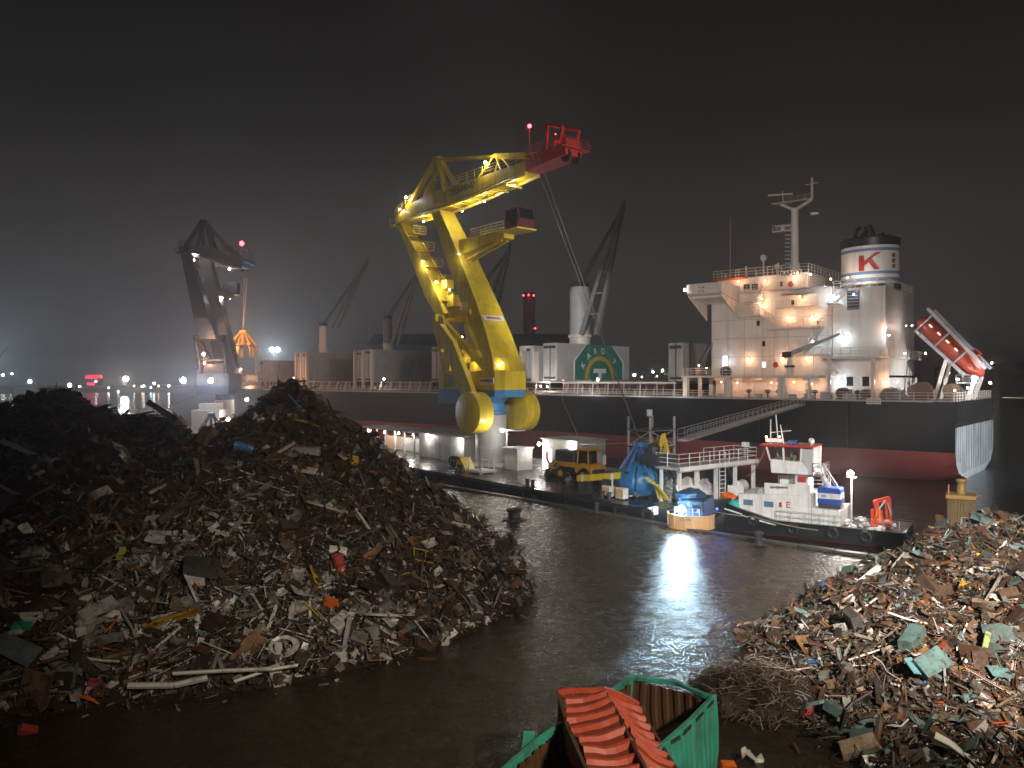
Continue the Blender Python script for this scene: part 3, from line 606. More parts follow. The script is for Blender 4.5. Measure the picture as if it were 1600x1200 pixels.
    for y in (-.7, .7): m.lathe([(.7, -.12), (.55, 0), (.7, .12)], 16, Matrix.Translation((13.6, y, 33.5)) @ Matrix.Rotation(PI/2, 4, 'X'))
    B_(m, 'rope_sheave', DRK, tp)
    m = MB(); m.tube((8.0, -.9, 34), (8.0, -.9, 37.8), .06); B_(m, 'beacon_pole', TIP, tp); lamp(t, (8.0, -.9, 37.9), 'r', 60, .22 if P == 1 else .5, (0, -1, 0), name='beacon')
    # king post and upper ties
    m = MB()
    for y in (-1, 1):
        m.bar((-17.2, y*1.0, 32.8), (-11, y*.35, 38.5), .55).bar((-10.6, y*1.3, 33.6), (-11, y*.3, 38.5), .5).bar((-7.6, y*1.25, 33.6), (-10.8, y*.3, 38.5), .55)
    m.bar((-10.5, -1.2, 35.4), (-8.7, -1.1, 35.4), .12); m.bx(-11.6, -10.4, -.6, .6, 38.2, 38.8)
    B_(m, 'king_post', A, bevel=.02)
    m = MB()
    for y in (-.35, .35): m.bar((-11, y, 38.5), (1.2, y, 36.2), .22, .30).bar((1.2, y, 36.25), (9.0, y*2, 34.6), .5, .45)
    for y in (-1, 1): m.bar((-1.2, y*1.1, 33.9), (1.0, y*.4, 36.2), .16).bar((3.2, y*1.0, 34.0), (1.4, y*.4, 36.2), .16)
    B_(m, 'upper_tie', A)
    B_(MB().rail([(-6, -1.4, 34), (6, -1.15, 34.1)], 1, 1.5), 'jib_railing', A, jib)
    m = MB(); m.rail([(-20.3, -.9, 32.4), (-16, -1.3, 33.4), (-12, -1.45, 33.9)], 1.1, 1.1).rail([(-20.3, .9, 32.4), (-16, 1.3, 33.4)], 1.1, 1.1); m.rail([(-20.3, -.9, 32.4), (-20.3, .9, 32.4)], 1.1, 1)
    m.bx(-21.3, -20.2, -1.1, 1.1, 31.2, 31.35); m.rail([(-21.3, -1.1, 31.3), (-21.3, 1.1, 31.3)], 1, 1)
    B_(m, 'jib_railing', A, jib)
    # operator's cab on its bracket
    m = MB().loft([jr(26.3, -5.2, 1.9, 1.9), jr(26.5, -2, 1.5, 1.6), jr(26.8, 3.4, 1.0, 1.5)]).bar((-4.6, -.5, 24.6), (2.6, -.4, 26.2), .28).bar((-4.6, .5, 24.6), (2.6, .4, 26.2), .28)
    ca = B_(m, 'cab_bracket', A, bevel=.03)
    m = MB().bx(2.6, 6.6, -1.4, 1.4, 26.9, 27.05); m.rail([(-3, -.8, 27.2), (2.7, -1.35, 27.05), (4, -1.35, 27.05)], 1.0, 1.1).rail([(-3, .8, 27.2), (2.7, 1.35, 27.05), (4, 1.35, 27.05)], 1.0, 1.1); B_(m, 'cab_platform', A, ca)
    cab = B_(MB().prism([(4.0, -1.15, 27.05), (6.1, -1.15, 27.05), (6.5, -1.15, 28.0), (6.2, -1.15, 29.45), (4.0, -1.15, 29.45)], (0, 2.3, 0)), 'cab', C['cab'], bevel=.04)
    m = MB().bx(4.25, 5.0, -1.18, -1.14, 27.9, 29.2).bx(5.15, 6.0, -1.18, -1.14, 27.5, 29.2).bx(4.25, 6.0, 1.14, 1.18, 27.9, 29.2); m.bar((6.53, 0, 28.1), (6.27, 0, 29.3), 2.0, .05); B_(m, 'cab_window', GLS, cab)
    # pontoon lamps along the crane
    for x, y, z, k, pw, r in C['lamps']: lamp(t, (x, y, z), k, pw, r, (.5, -.6, -.6))
    return t
YL = [(-16.4, -1.55, 34.4, 'n', 260, .15), (-18.6, -1.2, 33.2, 'n', 90, .07), (.6, -1.3, 35.4, 'n', 330, .19), (-12.6, -1.35, 25.4, 'n', 200, .12), (-9.5, -1.35, 22.4, 'n', 260, .14), (-6.8, -1.2, 21.2, 'n', 160, .09), (-3.8, -1.9, 25.2, 'n', 60, .07),
      (-5.5, -.2, 30.9, 'n', 330, .08), (-1.0, -.2, 31.3, 'n', 330, .08), (-14.2, -.2, 31.0, 'n', 220, .07), (4.6, -.2, 32.2, 'n', 160, .06), (-3.6, -1.6, 15.2, 'n', 300, .09), (-1.0, -1.5, 12.6, 'n', 260, .07), (3.2, -.9, 12.0, 'n', 60, .07), (12.4, -1.1, 35.9, 'r', 60, .06), (-6.5, -2.2, 16.8, 'n', 200, .07), (-2.4, 0, 26.0, 'n', 60, .09)]
CR1 = V((-2.5, 91, 2.7)); CR1_RZ = math.atan2(-.77, .64)
yc = floating_crane('floating_crane', 'tall yellow floating crane with blue skirt and twin counterweight drums', CR1, CR1_RZ,
                    dict(a=YEL, b=BLU, col=GRY, tip=RED, cab=pm('cab_maroon', (.12, .03, .03), .4), lamps=YL), sign='NEWMCELL')
YM = Matrix.Translation(CR1) @ Matrix.Rotation(CR1_RZ, 4, 'Z')
# ---- its pontoon with deckhouses (world axes turned into crane axes)
PC = V((11, 59.5, 0)); PE = V((-.62, .785, 0)); PN = V((.785, .62, 0))
pr = thing('crane_pontoon', 'long black wet pontoon under the yellow crane with lit grey deckhouses', 'pontoon', PC, math.atan2(PE.y, PE.x))
# pontoon local axes: x along the quay away from us, y = -PN (towards the quay)
LP = lambda e_, n_, z=2.7: V((e_, -n_, z))
PDECK = pm('pontoon_deck', (.020, .020, .022), .26, var=.4, scale=.35, dirt=(.05, .03, .02), damt=.6, bump=.12, bscale=2)
MB().bx(.05, 76, -18, 0, -.6, 2.6).build('pontoon_hull', BLK, pr, bevel=.06)
MB().bx(.1, 75.9, -17.9, -.1, 2.61, 2.70).build('pontoon_deck', PDECK, pr)
m = MB()
for z in (1.0, 2.35): m.bx(0, 76, -.001, .16, z, z+.22)
for i in range(26): m.bx(1+i*3, 1.18+i*3, 0, .2, .2, 2.6)
m.build('rubbing_strake', RUB, pr)
def tyre(par, M): return MB().torus((0, 0, 0), .42, .17, M, 16, 7).build('fender_tyre', RUB, par, smooth=True)
for e_ in (3, 8, 14, 20, 26): tyre(pr, Matrix.Translation((e_, .36, 1.6)) @ Matrix.Rotation(PI/2, 4, 'X'))
DH = pm('deckhouse_grey', (.50, .49, .47), .5, var=.12, scale=.6, dirt=(.16, .11, .08), damt=.5, streak=True)
def deckhouse(e0, e1, n0, n1, h, lamps=(), doors=(), vents=(), roof=.12):
    d = MB().bx(e0, e1, -n1, -n0, 2.7, 2.7+h).build('deckhouse', DH, pr, bevel=.03)
    MB().bx(e0-.15, e1+.15, -n1-.1, -n0+.25, 2.7+h, 2.7+h+roof).build('roof', GRY, d)
    for a, w, hh_, mt in doors: MB().bx(a, a+w, -n0-.02, -n0+.05, 2.8, 2.8+hh_).build('door', mt, d)
    for a, b in vents: MB().bx(a, b, -n0-.02, -n0+.04, 3.6, 4.6).build('shutter', GRY, d)
    for a, z, pw in lamps: lamp(pr, (a, -n0+.3, z), 'n', pw, .2, (0, 1, -.35))
    return d
E_DOOR = emi('lit_doorway', (1, .93, .84), 2.2)
# two low houses right of the column, one long house and an open gallery on the left (seen in pixel order)
CO = Matrix.Translation(PC) @ Matrix.Rotation(math.atan2(PE.y, PE.x), 4, 'Z'); COI = CO.inverted()
def PL(px, py, Y): return COI @ WP(px, py, Y)
deckhouse(19.6, 25.2, 10.2, 14.5, 3.5, [(19.9, 5.9, 260), (25.4, 5.6, 160)], [(23.6, 1.5, 2.3, E_DOOR), (20.4, .9, 2.1, GRY)], [(21.6, 23.2)])
deckhouse(26.2, 28.5, 7.4, 9.6, 2.4)
deckhouse(36.2, 46.5, 7.2, 13, 3.0, [(36.6, 5.3, 150), (44.0, 5.6, 110)], [(41.5, .9, 2.0, GRY)], [(38, 40.5)])
d = MB().bx(35.0, 50, -13.2, -6.3, 5.9, 6.05).build('gallery_roof', GRY, pr)
m = MB()
for i in range(7): m.bar((49+i*2.6, -8.0, 2.7), (49+i*2.6, -8.0, 5.6), .18); m.bar((49+i*2.6, -12.5, 2.7), (49+i*2.6, -12.5, 5.6), .18)
m.bx(48.5, 65, -12.8, -7.6, 5.6, 5.75); m.build('gallery_post', WH2, pr)
MB().bx(50, 60, -12, -9.5, 2.7, 4.6).build('generator_set', DH, pr, bevel=.05)
for x, z, pw, k in ((49.5, 5.3, 200, 'n'), (53.5, 5.3, 220, 'n'), (57.5, 5.2, 200, 'w'), (62, 5.2, 160, 'n')): lamp(pr, (x, -8.2, z), k, pw, .15, (0, 1, -.4))
lamp(pr, (28.3, -7.0, 7.1), 'n', 300, .2, (-.3, 1, -.5)); MB().bx(25.8, 29.0, -8.2, -7.0, 7.1, 7.25).bar((28.3, -7.6, 5.2), (28.3, -7.6, 7.1), .12).build('lamp_bracket', GRY, pr)
m = MB().rail([(33.5, -5.6, 2.7), (29, -5.6, 2.7)], 1.1, 1.1); m.build('deck_railing', WH2, pr)
m = MB()
for i in range(5): m.torus((34.4-i*.55, -4.4, 3.3), .5, .14, Matrix.Rotation(PI/2, 3, 'X') @ Matrix.Rotation(.35, 3, 'Y'), 14, 6)
m.build('fender_row', RUB, pr)
for e_ in (6, 16, 28, 40):
    b = MB()
    for k in (-.4, .4): b.lathe([(.17, 0), (.17, .55), (.24, .6), (.24, .68)], 12, Matrix.Translation((e_+k, -.8, 2.7)))
    b.bx(e_-.8, e_+.8, -1.05, -.55, 2.7, 2.76).build('double_bollard', DRK, pr)
def on_pontoon(e_, n_, z=2.7): return CO @ V((e_, -n_, z))
PRZ = math.atan2(PE.y, PE.x)
# loose gear on the pontoon deck
t = thing('pallet_platform', 'small grey work platform with four posts beside the yellow chute', 'platform', on_pontoon(27.4, 3.4), PRZ)
MB().bx(-1.3, 1.3, -1.1, 1.1, .12, .34).build('deck_plate', WH2, t, bevel=.02)
for x in (-1.1, 1.1):
    for y in (-.9, .9): MB().tube((x, y, .34), (x, y, 1.5), .05, n=6).bx(x-.12, x+.12, y-.12, y+.12, 0, .12).build('post', WH2, t)
MB().bar((-.2, .3, .34), (-.2, .3, 2.9), .12).bar((-.6, .3, 2.6), (.3, .3, 2.6), .1).build('gauge_post', GRY, t)
t = thing('yellow_chute', 'small tilted yellow steel chute on the wet deck below the crane column', 'chute', on_pontoon(30.0, 3.2), PRZ)
MB().prism([(-1, -.7, 0), (1, -.7, 0), (.9, -.7, 1.0), (.2, -.7, 1.5)], (0, 1.4, 0)).build('chute_body', YEL, t, bevel=.03); MB().bx(-.3, .7, .7, .74, .2, .7).build('hatch_plate', DRK, t)
t = thing('pump_set', 'dark pump set between the lit door and the loader', 'pump', on_pontoon(20.6, 8.2), PRZ)
MB().bx(-1.2, 1.2, -.7, .7, 0, .25).lathe([(.55, -.9), (.6, 0), (.4, .9)], 14, Matrix.Translation((0, 0, .95)) @ Matrix.Rotation(PI/2, 4, 'Y')).build('pump_body', DRK, t); MB().path([(.9, 0, .9), (1.5, 0, 1.6), (1.5, 0, 2.4)], .12, 8).build('pipe', RED, t)
# ---------------------------------------------------------------- second crane, far left, dark blue and white
CRM = pm('crane_dark_blue', (.035, .04, .085), .45, var=.2, scale=.5, dirt=(.1, .09, .08), damt=.4, streak=True)
CRW = pm('crane_charcoal', (.042, .040, .042), .5, var=.2, scale=.5, dirt=(.1, .07, .05), damt=.5, streak=True)
BL2 = [(-9.4, 4.3, 9.8, 'c', 90, .5), (-9.4, -.6, 9.8, 'c', 90, .5), (-9.8, .5, 14.6, 'w', 900, .3), (-7.4, 1.2, 13, 'w', 500, .2), (-13, 1.2, 24.2, 'n', 260, .3), (-9, 1.5, 18.6, 'n', 260, .25), (-6.2, -1.5, 25.2, 'n', 300, .3),
       (-14.5, .6, 31.0, 'n', 700, .25), (-6, .6, 31.2, 'n', 700, .25), (3, 0, 31.9, 'n', 300, .2), (5.6, .8, 26.4, 'w', 300, .2), (3.8, -2, 12, 'w', 500, .2), (1.5, -3.9, 6.0, 'n', 350, .35)]
CR2 = V((-56.2, 150, 2.7))
c2 = floating_crane('floating_crane', 'dark blue floating crane with white lit jib beyond the scrap heaps', CR2, PI/2+.04,
                    dict(a=CRW, b=CRM, col=WHT, tip=BLU, cab=CRM, lamps=BL2), names=False, P=2)
t = thing('crane_pontoon', 'low pale pontoon with lit railing under the far dark crane', 'pontoon', (CR2.x, CR2.y, 0), .04)
MB().bx(-22, 14, -9, 9, -.5, 2.7).build('pontoon_hull', WHT, t, bevel=.05)
m = MB().rail([(-22, -8.8, 2.7), (-3, -8.8, 2.7)], 1.2, 2, .05).rail([(3, -8.8, 2.7), (14, -8.8, 2.7)], 1.2, 2, .05); m.bx(-22, -3, -8.9, -8.7, 3.9, 4.05); m.build('railing', WHT, t)
MB().bx(-3.2, 2.0, -8.5, -2.6, 2.7, 7.0).bx(-2.2, 1, -7.5, -3.6, 7, 8.2).build('deckhouse', WHT, t, bevel=.05)
lamp(t, (3.4, -8.2, 5.2), 'n', 500, .35, (0, -1, 0)); lamp(t, (-8, -8.6, 4.6), 'w', 500, .2, (0, -1, -.4)); lamp(t, (-15, -8.6, 4.6), 'w', 500, .2, (0, -1, -.4)); lamp(t, (8.6, -8.3, 4.6), 'w', 260, .2, (0, -1, -.4))
for y_ in (4.3, -.6):      # the two big floodlights on its house face the yard
    q = CR2+Matrix.Rotation(PI/2+.04, 3, 'Z') @ V((-10.1, y_, 9.7)); spot('flood_spot', q, (0, 20, 4), 9500, (.72, .80, 1), 80, .9, .3)
# ---------------------------------------------------------------- orange peel grabs
def grab(name, label, loc, rz, R_, H, opening, mats, n=6, tine_scale=1.0, group=None, ropes=None, rope_r=.035):
    """head, lower hub, n curved shells with rods from the head; opening 0 = closed"""
    t = thing(name, label, 'grab', loc, rz, group); a, rodm = mats
    MB().lathe([(R_*.16, H*.86), (R_*.26, H*.88), (R_*.26, H*.97), (R_*.12, H)], 14).build('head_block', a, t, smooth=True)
    MB().lathe([(R_*.2, H*.44), (R_*.33, H*.46), (R_*.33, H*.54), (R_*.2, H*.56)], 14).tube((0, 0, H*.5), (0, 0, H*.9), R_*.09).build('hub', a, t, smooth=True)
    for i in range(n):
        an = 2*PI*i/n; c, s = math.cos(an), math.sin(an); rings = []; N_ = 7
        for k in range(N_+1):
            u = k/N_
            pc, po = (.26, .66, .93, 1.0, .90, .62), (.26, .60, .90, 1.06, 1.08, .92); zc, zo = (.60, .52, .39, .25, .11, .0), (.50, .54, .46, .30, .14, .0); f_ = u*5; k_ = min(4, int(f_)); f_ -= k_
            ip = lambda p: p[k_]+(p[k_+1]-p[k_])*f_
            r_ = R_*(ip(pc)*(1-opening)+ip(po)*opening); z = H*(ip(zc)*(1-opening)+ip(zo)*opening)
            w = max(2*PI*r_/n*.95*tine_scale*(1 if opening < .1 else (1-u)**.6*.9+.1), R_*.05); th = R_*.03
            rings.append([(c*(r_-th)-s*w/2, s*(r_-th)+c*w/2, z), (c*(r_-th)+s*w/2, s*(r_-th)-c*w/2, z), (c*(r_+th)+s*w*.42, s*(r_+th)-c*w*.42, z), (c*(r_+th*1.6), s*(r_+th*1.6), z), (c*(r_+th)-s*w*.42, s*(r_+th)+c*w*.42, z)])
        ti = MB().loft(rings).build('tine', a, t, smooth=True)
        rr = R_*(.80 if opening < .1 else .86)
        MB().bar((c*R_*.2, s*R_*.2, H*.90), (c*(rr+R_*.12), s*(rr+R_*.12), H*.42), R_*.085, R_*.11).build('rod', rodm, t)
        MB().tube((c*(rr+R_*.1)-s*R_*.1, s*(rr+R_*.1)+c*R_*.1, H*.42), (c*(rr+R_*.1)+s*R_*.1, s*(rr+R_*.1)-c*R_*.1, H*.42), R_*.07, n=8).build('hinge_pin', DRK, t)
    if ropes:
        m = MB()
        for k in ropes: m.tube((0, 0, H*.98), k, rope_r, n=5)
        m.build('hoist_rope', WIRE if rope_r < .05 else ROPE, t)
    return t
BGR = pm('grab_blue', (.030, .15, .36), .4, var=.2, scale=1, dirt=(.05, .05, .06), damt=.5, streak=True)
gl = on_pontoon(5.6, 4.6); tip = YM @ V((13.5, 0, 33.2))
g1 = grab('scrap_grab', 'closed blue orange peel grab standing on the pontoon beside the railed platform', gl+V((0, 0, .25)), .3, 2.0, 4.6, 0, (BGR, BGR), 7, 1.0, ropes=[tip-gl+V((.3, 0, 0)), tip-gl+V((-.3, .2, 0))])
GOR = pm('grab_orange', (.70, .42, .08), .5, var=.2, dirt=(.2, .12, .06), damt=.5)
t2 = CR2+Matrix.Rotation(PI/2+.04, 3, 'Z') @ V((13.6, 0, 31.4)); g2p = V((t2.x-.6, t2.y, WP(385, 559, t2.y).z))
g2 = grab('scrap_grab', 'open orange lit grab hanging from the far dark crane', g2p, .2, 3.0, 6.0, .85, (GOR, GOR), 7, .5, ropes=[t2-g2p+V((.3, 0, 0)), t2-g2p+V((-.3, 0, 0))], rope_r=.09)
light(g2p+V((-2.5, -6, 3)), WARM, 2600, .3); light(g2p+V((2.5, -5, 8)), WARM, 2200, .3)  # bare lights added in front of the grab to brighten it, no lamps there
g3 = grab('scrap_grab', 'dark blue open framed grab standing in front of the far lit deckhouse', (WP(330, 690, 128).x, 128, 1.6), .1, 2.3, 5.6, .4, (CRM, CRM), 5, .5)
# ================================================================ CARGO SHIP
SA = math.atan2(.65375, -.75671); SO = V((62.845, 104.08, 0)); a2 = V((math.cos(SA), math.sin(SA), 0)); b2 = V((a2.y, -a2.x, 0))
def SP(px, py, y):            # ship axes of the point seen at a pixel on the plane y (x forward from the stern, y to the near side, z up)
    k = (px-800)/1200; q = SO-b2*y; s = (k*q.y-q.x)/(a2.x-k*a2.y); p = SO+a2*s-b2*y
    return V((s, y, 13-(py-590)/1200*p.y))
ship = thing('cargo_ship', 'long black and red bulk carrier with white bridge moored behind the pontoon', 'ship', SO, SA)
S = lambda m, n, mt, par=None, **k: m.build(n, mt, par or ship, **k)
secs = [(0, 12.9, 12.9, 9.8, .4, 10.0), (3, 13.2, 13.1, 10.5, -.6, 10.0), (14, 14.6, 14.4, 13, -1.5, 10.0), (28, 15, 15, 14.7, -2, 10), (150, 15, 15, 14.6, -2, 10), (165, 13.6, 13.3, 10.6, -2, 10.15), (173, 11.6, 10.6, 7, -2, 10.5), (180, 8.4, 7.0, 3.8, -2, 11.0), (185.5, 5.0, 3.4, 1.4, -2, 11.6), (189.3, 1.5, .5, .2, -2, 12.2)]
rings = []
for x, hd, hm, hw, zb, zd in secs:
    o = lambda z: x+(max(0, x-172)/17)*(z-5)*.36
    R_ = [(o(zd), hd, zd), (o(6.8), (hd+hm)/2, 6.8), (o(3.7), hm, 3.7)]
    if x < 1: R_ += [(x, hm*.97, 2.4), (x, hm*.84, 1.0), (x, hm*.5, .0)]
    else: R_ += [(o(1.5), hm*.97+hw*.03, 1.5), (o(.2), (hm+hw)/2, .2), (o(zb), hw*.9, zb)]
    rings.append(R_+[(p[0], -p[1], p[2]) for p in R_[::-1]])
hm = MB(); n = 12; P_ = [p for r in rings for p in r]; fs_ = []; ms = []
hull = MB(); hull.v = [tuple(p) for p in P_]
for k in range(len(rings)-1):
    for i in range(n-1):
        hull.f.append((k*n+i, k*n+i+1, (k+1)*n+i+1, (k+1)*n+i)); hull.m.append(0 if i in (0, 1, 9, 10) else 1)
hull.f.append(tuple(range((len(rings)-1)*n, len(rings)*n))); hull.m.append(0)
S(hull, 'hull', [HBLK, HRED], smooth=True)
tr = MB(); r0 = rings[0]
up = [r0[0], r0[1], r0[10], r0[11]]; tr.add([(p[0]-.03, p[1], p[2]) for p in up], [(0, 1, 2, 3)]).mat(1).add([(p[0]-.03, p[1], p[2]) for p in r0[1:11]], [tuple(range(10))])
S(tr, 'transom', [HBLK, TRNS])
m = MB()
for i in range(1, 22): y = -12.6+i*1.2; m.bx(-.07, -.028, y-.02, y+.02, 2.4 if abs(y) > 9 else .9, 9.9)
m.bx(-.08, -.028, -12.4, 12.4, 7.2, 7.28); S(m, 'transom_seam', DRK)
m = MB()            # plating seams along the side
for x in range(12, 150, 12): m.bx(x, x+.06, 14.5 if x < 28 else 15.0, 15.015 if x >= 28 else 14.9, 3.8, 9.9)
for z in (5.6, 7.9): m.bx(28, 150, 15.0, 15.015, z, z+.05)
S(m, 'hull_seam', DRK)
dk = MB(); dk.add([(r[0][0], r[0][1], r[0][2]-.02) for r in rings]+[(r[-1][0], r[-1][1], r[-1][2]-.02) for r in rings[::-1]], [tuple(range(2*len(rings)))])
S(dk, 'main_deck', DRED)
S(MB().loft([[(x, 15.0-.001, 9.9), (x, 15.12, 9.9), (x, 15.12, 10.18), (x, 14.9, 10.18)] for x in (28, 152)]), 'sheer_strake', GRY)
S(MB().loft([[(x, y0, 9.9), (x, y0+.12, 9.9), (x, y0+.12, 10.12), (x, y0-.1, 10.12)] for x, y0 in ((0, 12.7), (3, 13.1), (14, 14.6), (27.9, 15))]), 'stern_strake', GRY)
# forecastle with raised bulwark
m = MB()
for sgn in (1, -1):
    o_ = [(168.5, 13.0, 10.2, 13.0), (173, 11.6, 10.5, 13.6), (181.6, 8.5, 11, 14.2), (187.5, 5.1, 11.6, 14.7), (191.8, 1.6, 12.2, 15.2)]
    m.loft([[(x, sgn*y, z0), (x+.3, sgn*(y+.25), z1), (x+.3, sgn*(y+.1), z1), (x, sgn*(y-.15), z0)] for x, y, z0, z1 in o_])
S(m, 'bow_bulwark', WHT)
fd = MB(); o_ = [(169, 12.6), (173, 11.3), (181, 8.3), (187, 5), (191, 1.2)]; fd.prism([(x, y, 11.2) for x, y in o_]+[(x, -y, 11.2) for x, y in o_[::-1]], (0, 0, .6)); fd.bx(168.9, 169.2, -12.5, 12.5, 10.2, 11.2); S(fd, 'forecastle_deck', WHT)
m = MB()
for y in (-3.5, 3.5): m.lathe([(1.0, -1.2), (1.0, 1.2)], 14, Matrix.Translation((178, y, 12.9)) @ Matrix.Rotation(PI/2, 4, 'X')); m.bx(176.8, 179.2, y-1.6, y-1.3, 11.8, 13.4)
m.bar((181, 0, 11.8), (181, 0, 18.5), .4); S(m, 'anchor_winch', WHT)
# railing and side posts
rl = lambda pts: [(x, y, z) for x, y, z in pts]
S(MB().rail([(0.3, 12.3, 10), (3, 12.8, 10), (14, 14.3, 10), (28, 14.75, 10), (36, 14.75, 10)], 1.1, 1.6, .04).rail([(0.2, 12.3, 10), (.2, -12.3, 10)], 1.1, 1.6, .04), 'stern_railing', WHT)
m = MB().rail([(36, 14.75, 10), (150, 14.75, 10)], 1.15, 1.7, .05)
S(m, 'side_railing', WHT)
m = MB(); x = 37.5
while x < 150: m.bar((x, 14.7, 10.1), (x+.75, 13.4, 12.2), .16, .2); x += 3.05
m.bar((38, 13.45, 12.2), (84, 13.45, 12.2), .22, .25); S(m, 'side_stay', WHT)
S(MB().path([(38, 12.9, 10.5), (150, 12.9, 10.5)], .14, 6).path([(38, 12.4, 10.4), (150, 12.4, 10.4)], .1, 6), 'deck_pipe', GRY)
# hatches: coamings with folded covers standing on end between the holds
HG = pm('hatch_grey', (.44, .44, .45), .5, var=.15, scale=.5, dirt=(.2, .13, .1), damt=.45, streak=True)
EMG = pm('emblem_green', (.015, .20, .15), .5, var=.12, dirt=(.1, .16, .14), damt=.3); EMY = pm('emblem_yellow', (.55, .36, .06), .5, var=.1); EMW = pm('emblem_white', (.72, .74, .72), .5, var=.1)
holds = [(42, 62.5), (72, 88), (96.5, 115.5), (122.5, 140.5), (146.5, 160)]
for x0, x1 in holds:
    cm = S(MB().bx(x0, x1, -9.6, 9.6, 9.9, 11.9), 'hatch_coaming', DRED, bevel=.05); mm = MB()
    for i in range(int((x1-x0)/1.6)+1): q = x0+.2+i*1.6; mm.bar((q, 9.62, 11.8), (q, 10.3, 10.1), .1, .3)
    mm.bx(x0-.1, x1+.1, 9.3, 10.0, 11.9, 12.05); mm.build('coaming_stay', HG, cm)
def cover_pack(x, top, left=10.0, right=-10.0, thick=2.9, z0=12.1):
    c = S(MB().bx(x+.001, x+thick*.46, right, left, z0, top).bx(x+thick*.54, x+thick, right+.02, left-.02, z0, top-.03), 'hatch_cover', HG, bevel=.06)
    MB().bar((x+thick*.5, left-.25, z0-1.5), (x+thick*.5, left-.25, top-.6), .3).build('cover_guide', DRK, c)
    for za, zb_ in ((z0+.3, z0+.7), (top-1.0, top-.5)): MB().bx(x+.3, x+thick-.3, left-.02, left+.1, za, zb_).build('cover_hinge', DRK, c)
    return c
em = cover_pack(63.76, 19.3, 10, -14.3, 3.2, 12.45)
cover_pack(69.5, 18.9, 10, -10, 1.6)
pk = S(MB().bx(69.0, 69.5, 8.6, 10.1, 12.1, 18.9).bx(72.0, 72.5, 8.6, 10.1, 12.1, 18.9).bx(69.0, 72.5, 8.6, 10.1, 17.9, 18.9), 'cover_frame', WHT, bevel=.04)
cover_pack(90.2, 19.6); cover_pack(93.6, 19.4)
cover_pack(116.1, 19.4, 10, -10, 2.4); cover_pack(119.3, 19.2, 10, -10, 2.2)
cover_pack(141.2, 19.3, 10, -10, 1.8); cover_pack(143.5, 19.2, 10, -10, 1.6)
cover_pack(160.6, 17.6, 10, -10, 1.6)
cover_pack(38.6, 18.6, 10, 1.5, 2.6, 12.4)
for x in (115.7, 118.8, 121.9, 140.8, 143.2, 145.4): S(MB().bx(x, x+.4, 9.6, 10.3, 10.2, 19.2), 'cover_post', WHT)
# emblem on the aft face of the standing cover: green octagon, white border, arch, letter
ex = 63.76-.02
def ey(y_, z_, d=0): return (ex-d, y_, z_)
oc = lambda g: [(-12.0+g, 12.6), (-12.0+g, 16.2-g*.3), (-7.9+g*.5, 19.28), (1.0-g*.5, 19.28), (5.0-g, 16.2-g*.3), (5.0-g, 12.6)]
MB().prism([ey(y_, z_) for y_, z_ in oc(0)], (-.03, 0, 0)).build('emblem_border', EMW, em)
MB().prism([ey(y_, z_, .04) for y_, z_ in oc(.45)], (-.02, 0, 0)).build('emblem_field', EMG, em)
arc = []; ac = -3.5
for i in range(21): t_ = PI*i/20; arc.append((ac+5.0*math.cos(t_), 12.7+4.5*math.sin(t_)))
inn = []
for i in range(21): t_ = PI*i/20; inn.append((ac+4.0*math.cos(t_), 12.7+3.65*math.sin(t_)))
am = MB(); am.loft([[ey(o1[0], o1[1], .07), ey(o1[0], o1[1], .10), ey(i1[0], i1[1], .10), ey(i1[0], i1[1], .07)] for o1, i1 in zip(arc, inn)]); am.build('emblem_arch', EMY, em)
MB().bx(ex-.10, ex-.065, ac-.55, ac+.55, 12.5, 13.9).bx(ex-.10, ex-.066, ac-2.1, ac+2.1, 13.9, 14.7).build('emblem_letter', EMW, em)
for ch, th in zip('KARO T', (152, 127, 104, 80, 0, 38)):
    if ch == ' ': continue
    a_ = math.radians(th); pos = (ex-.08, ac-6.2*math.cos(a_), 12.75+5.4*math.sin(a_))
    rad = V((0, -math.cos(a_), math.sin(a_))); tang = V((0, -math.sin(a_), -math.cos(a_)))
    text_obj('lettering', ch, 1.6, EMW, em, axes(tang, rad, pos), .012, .035)
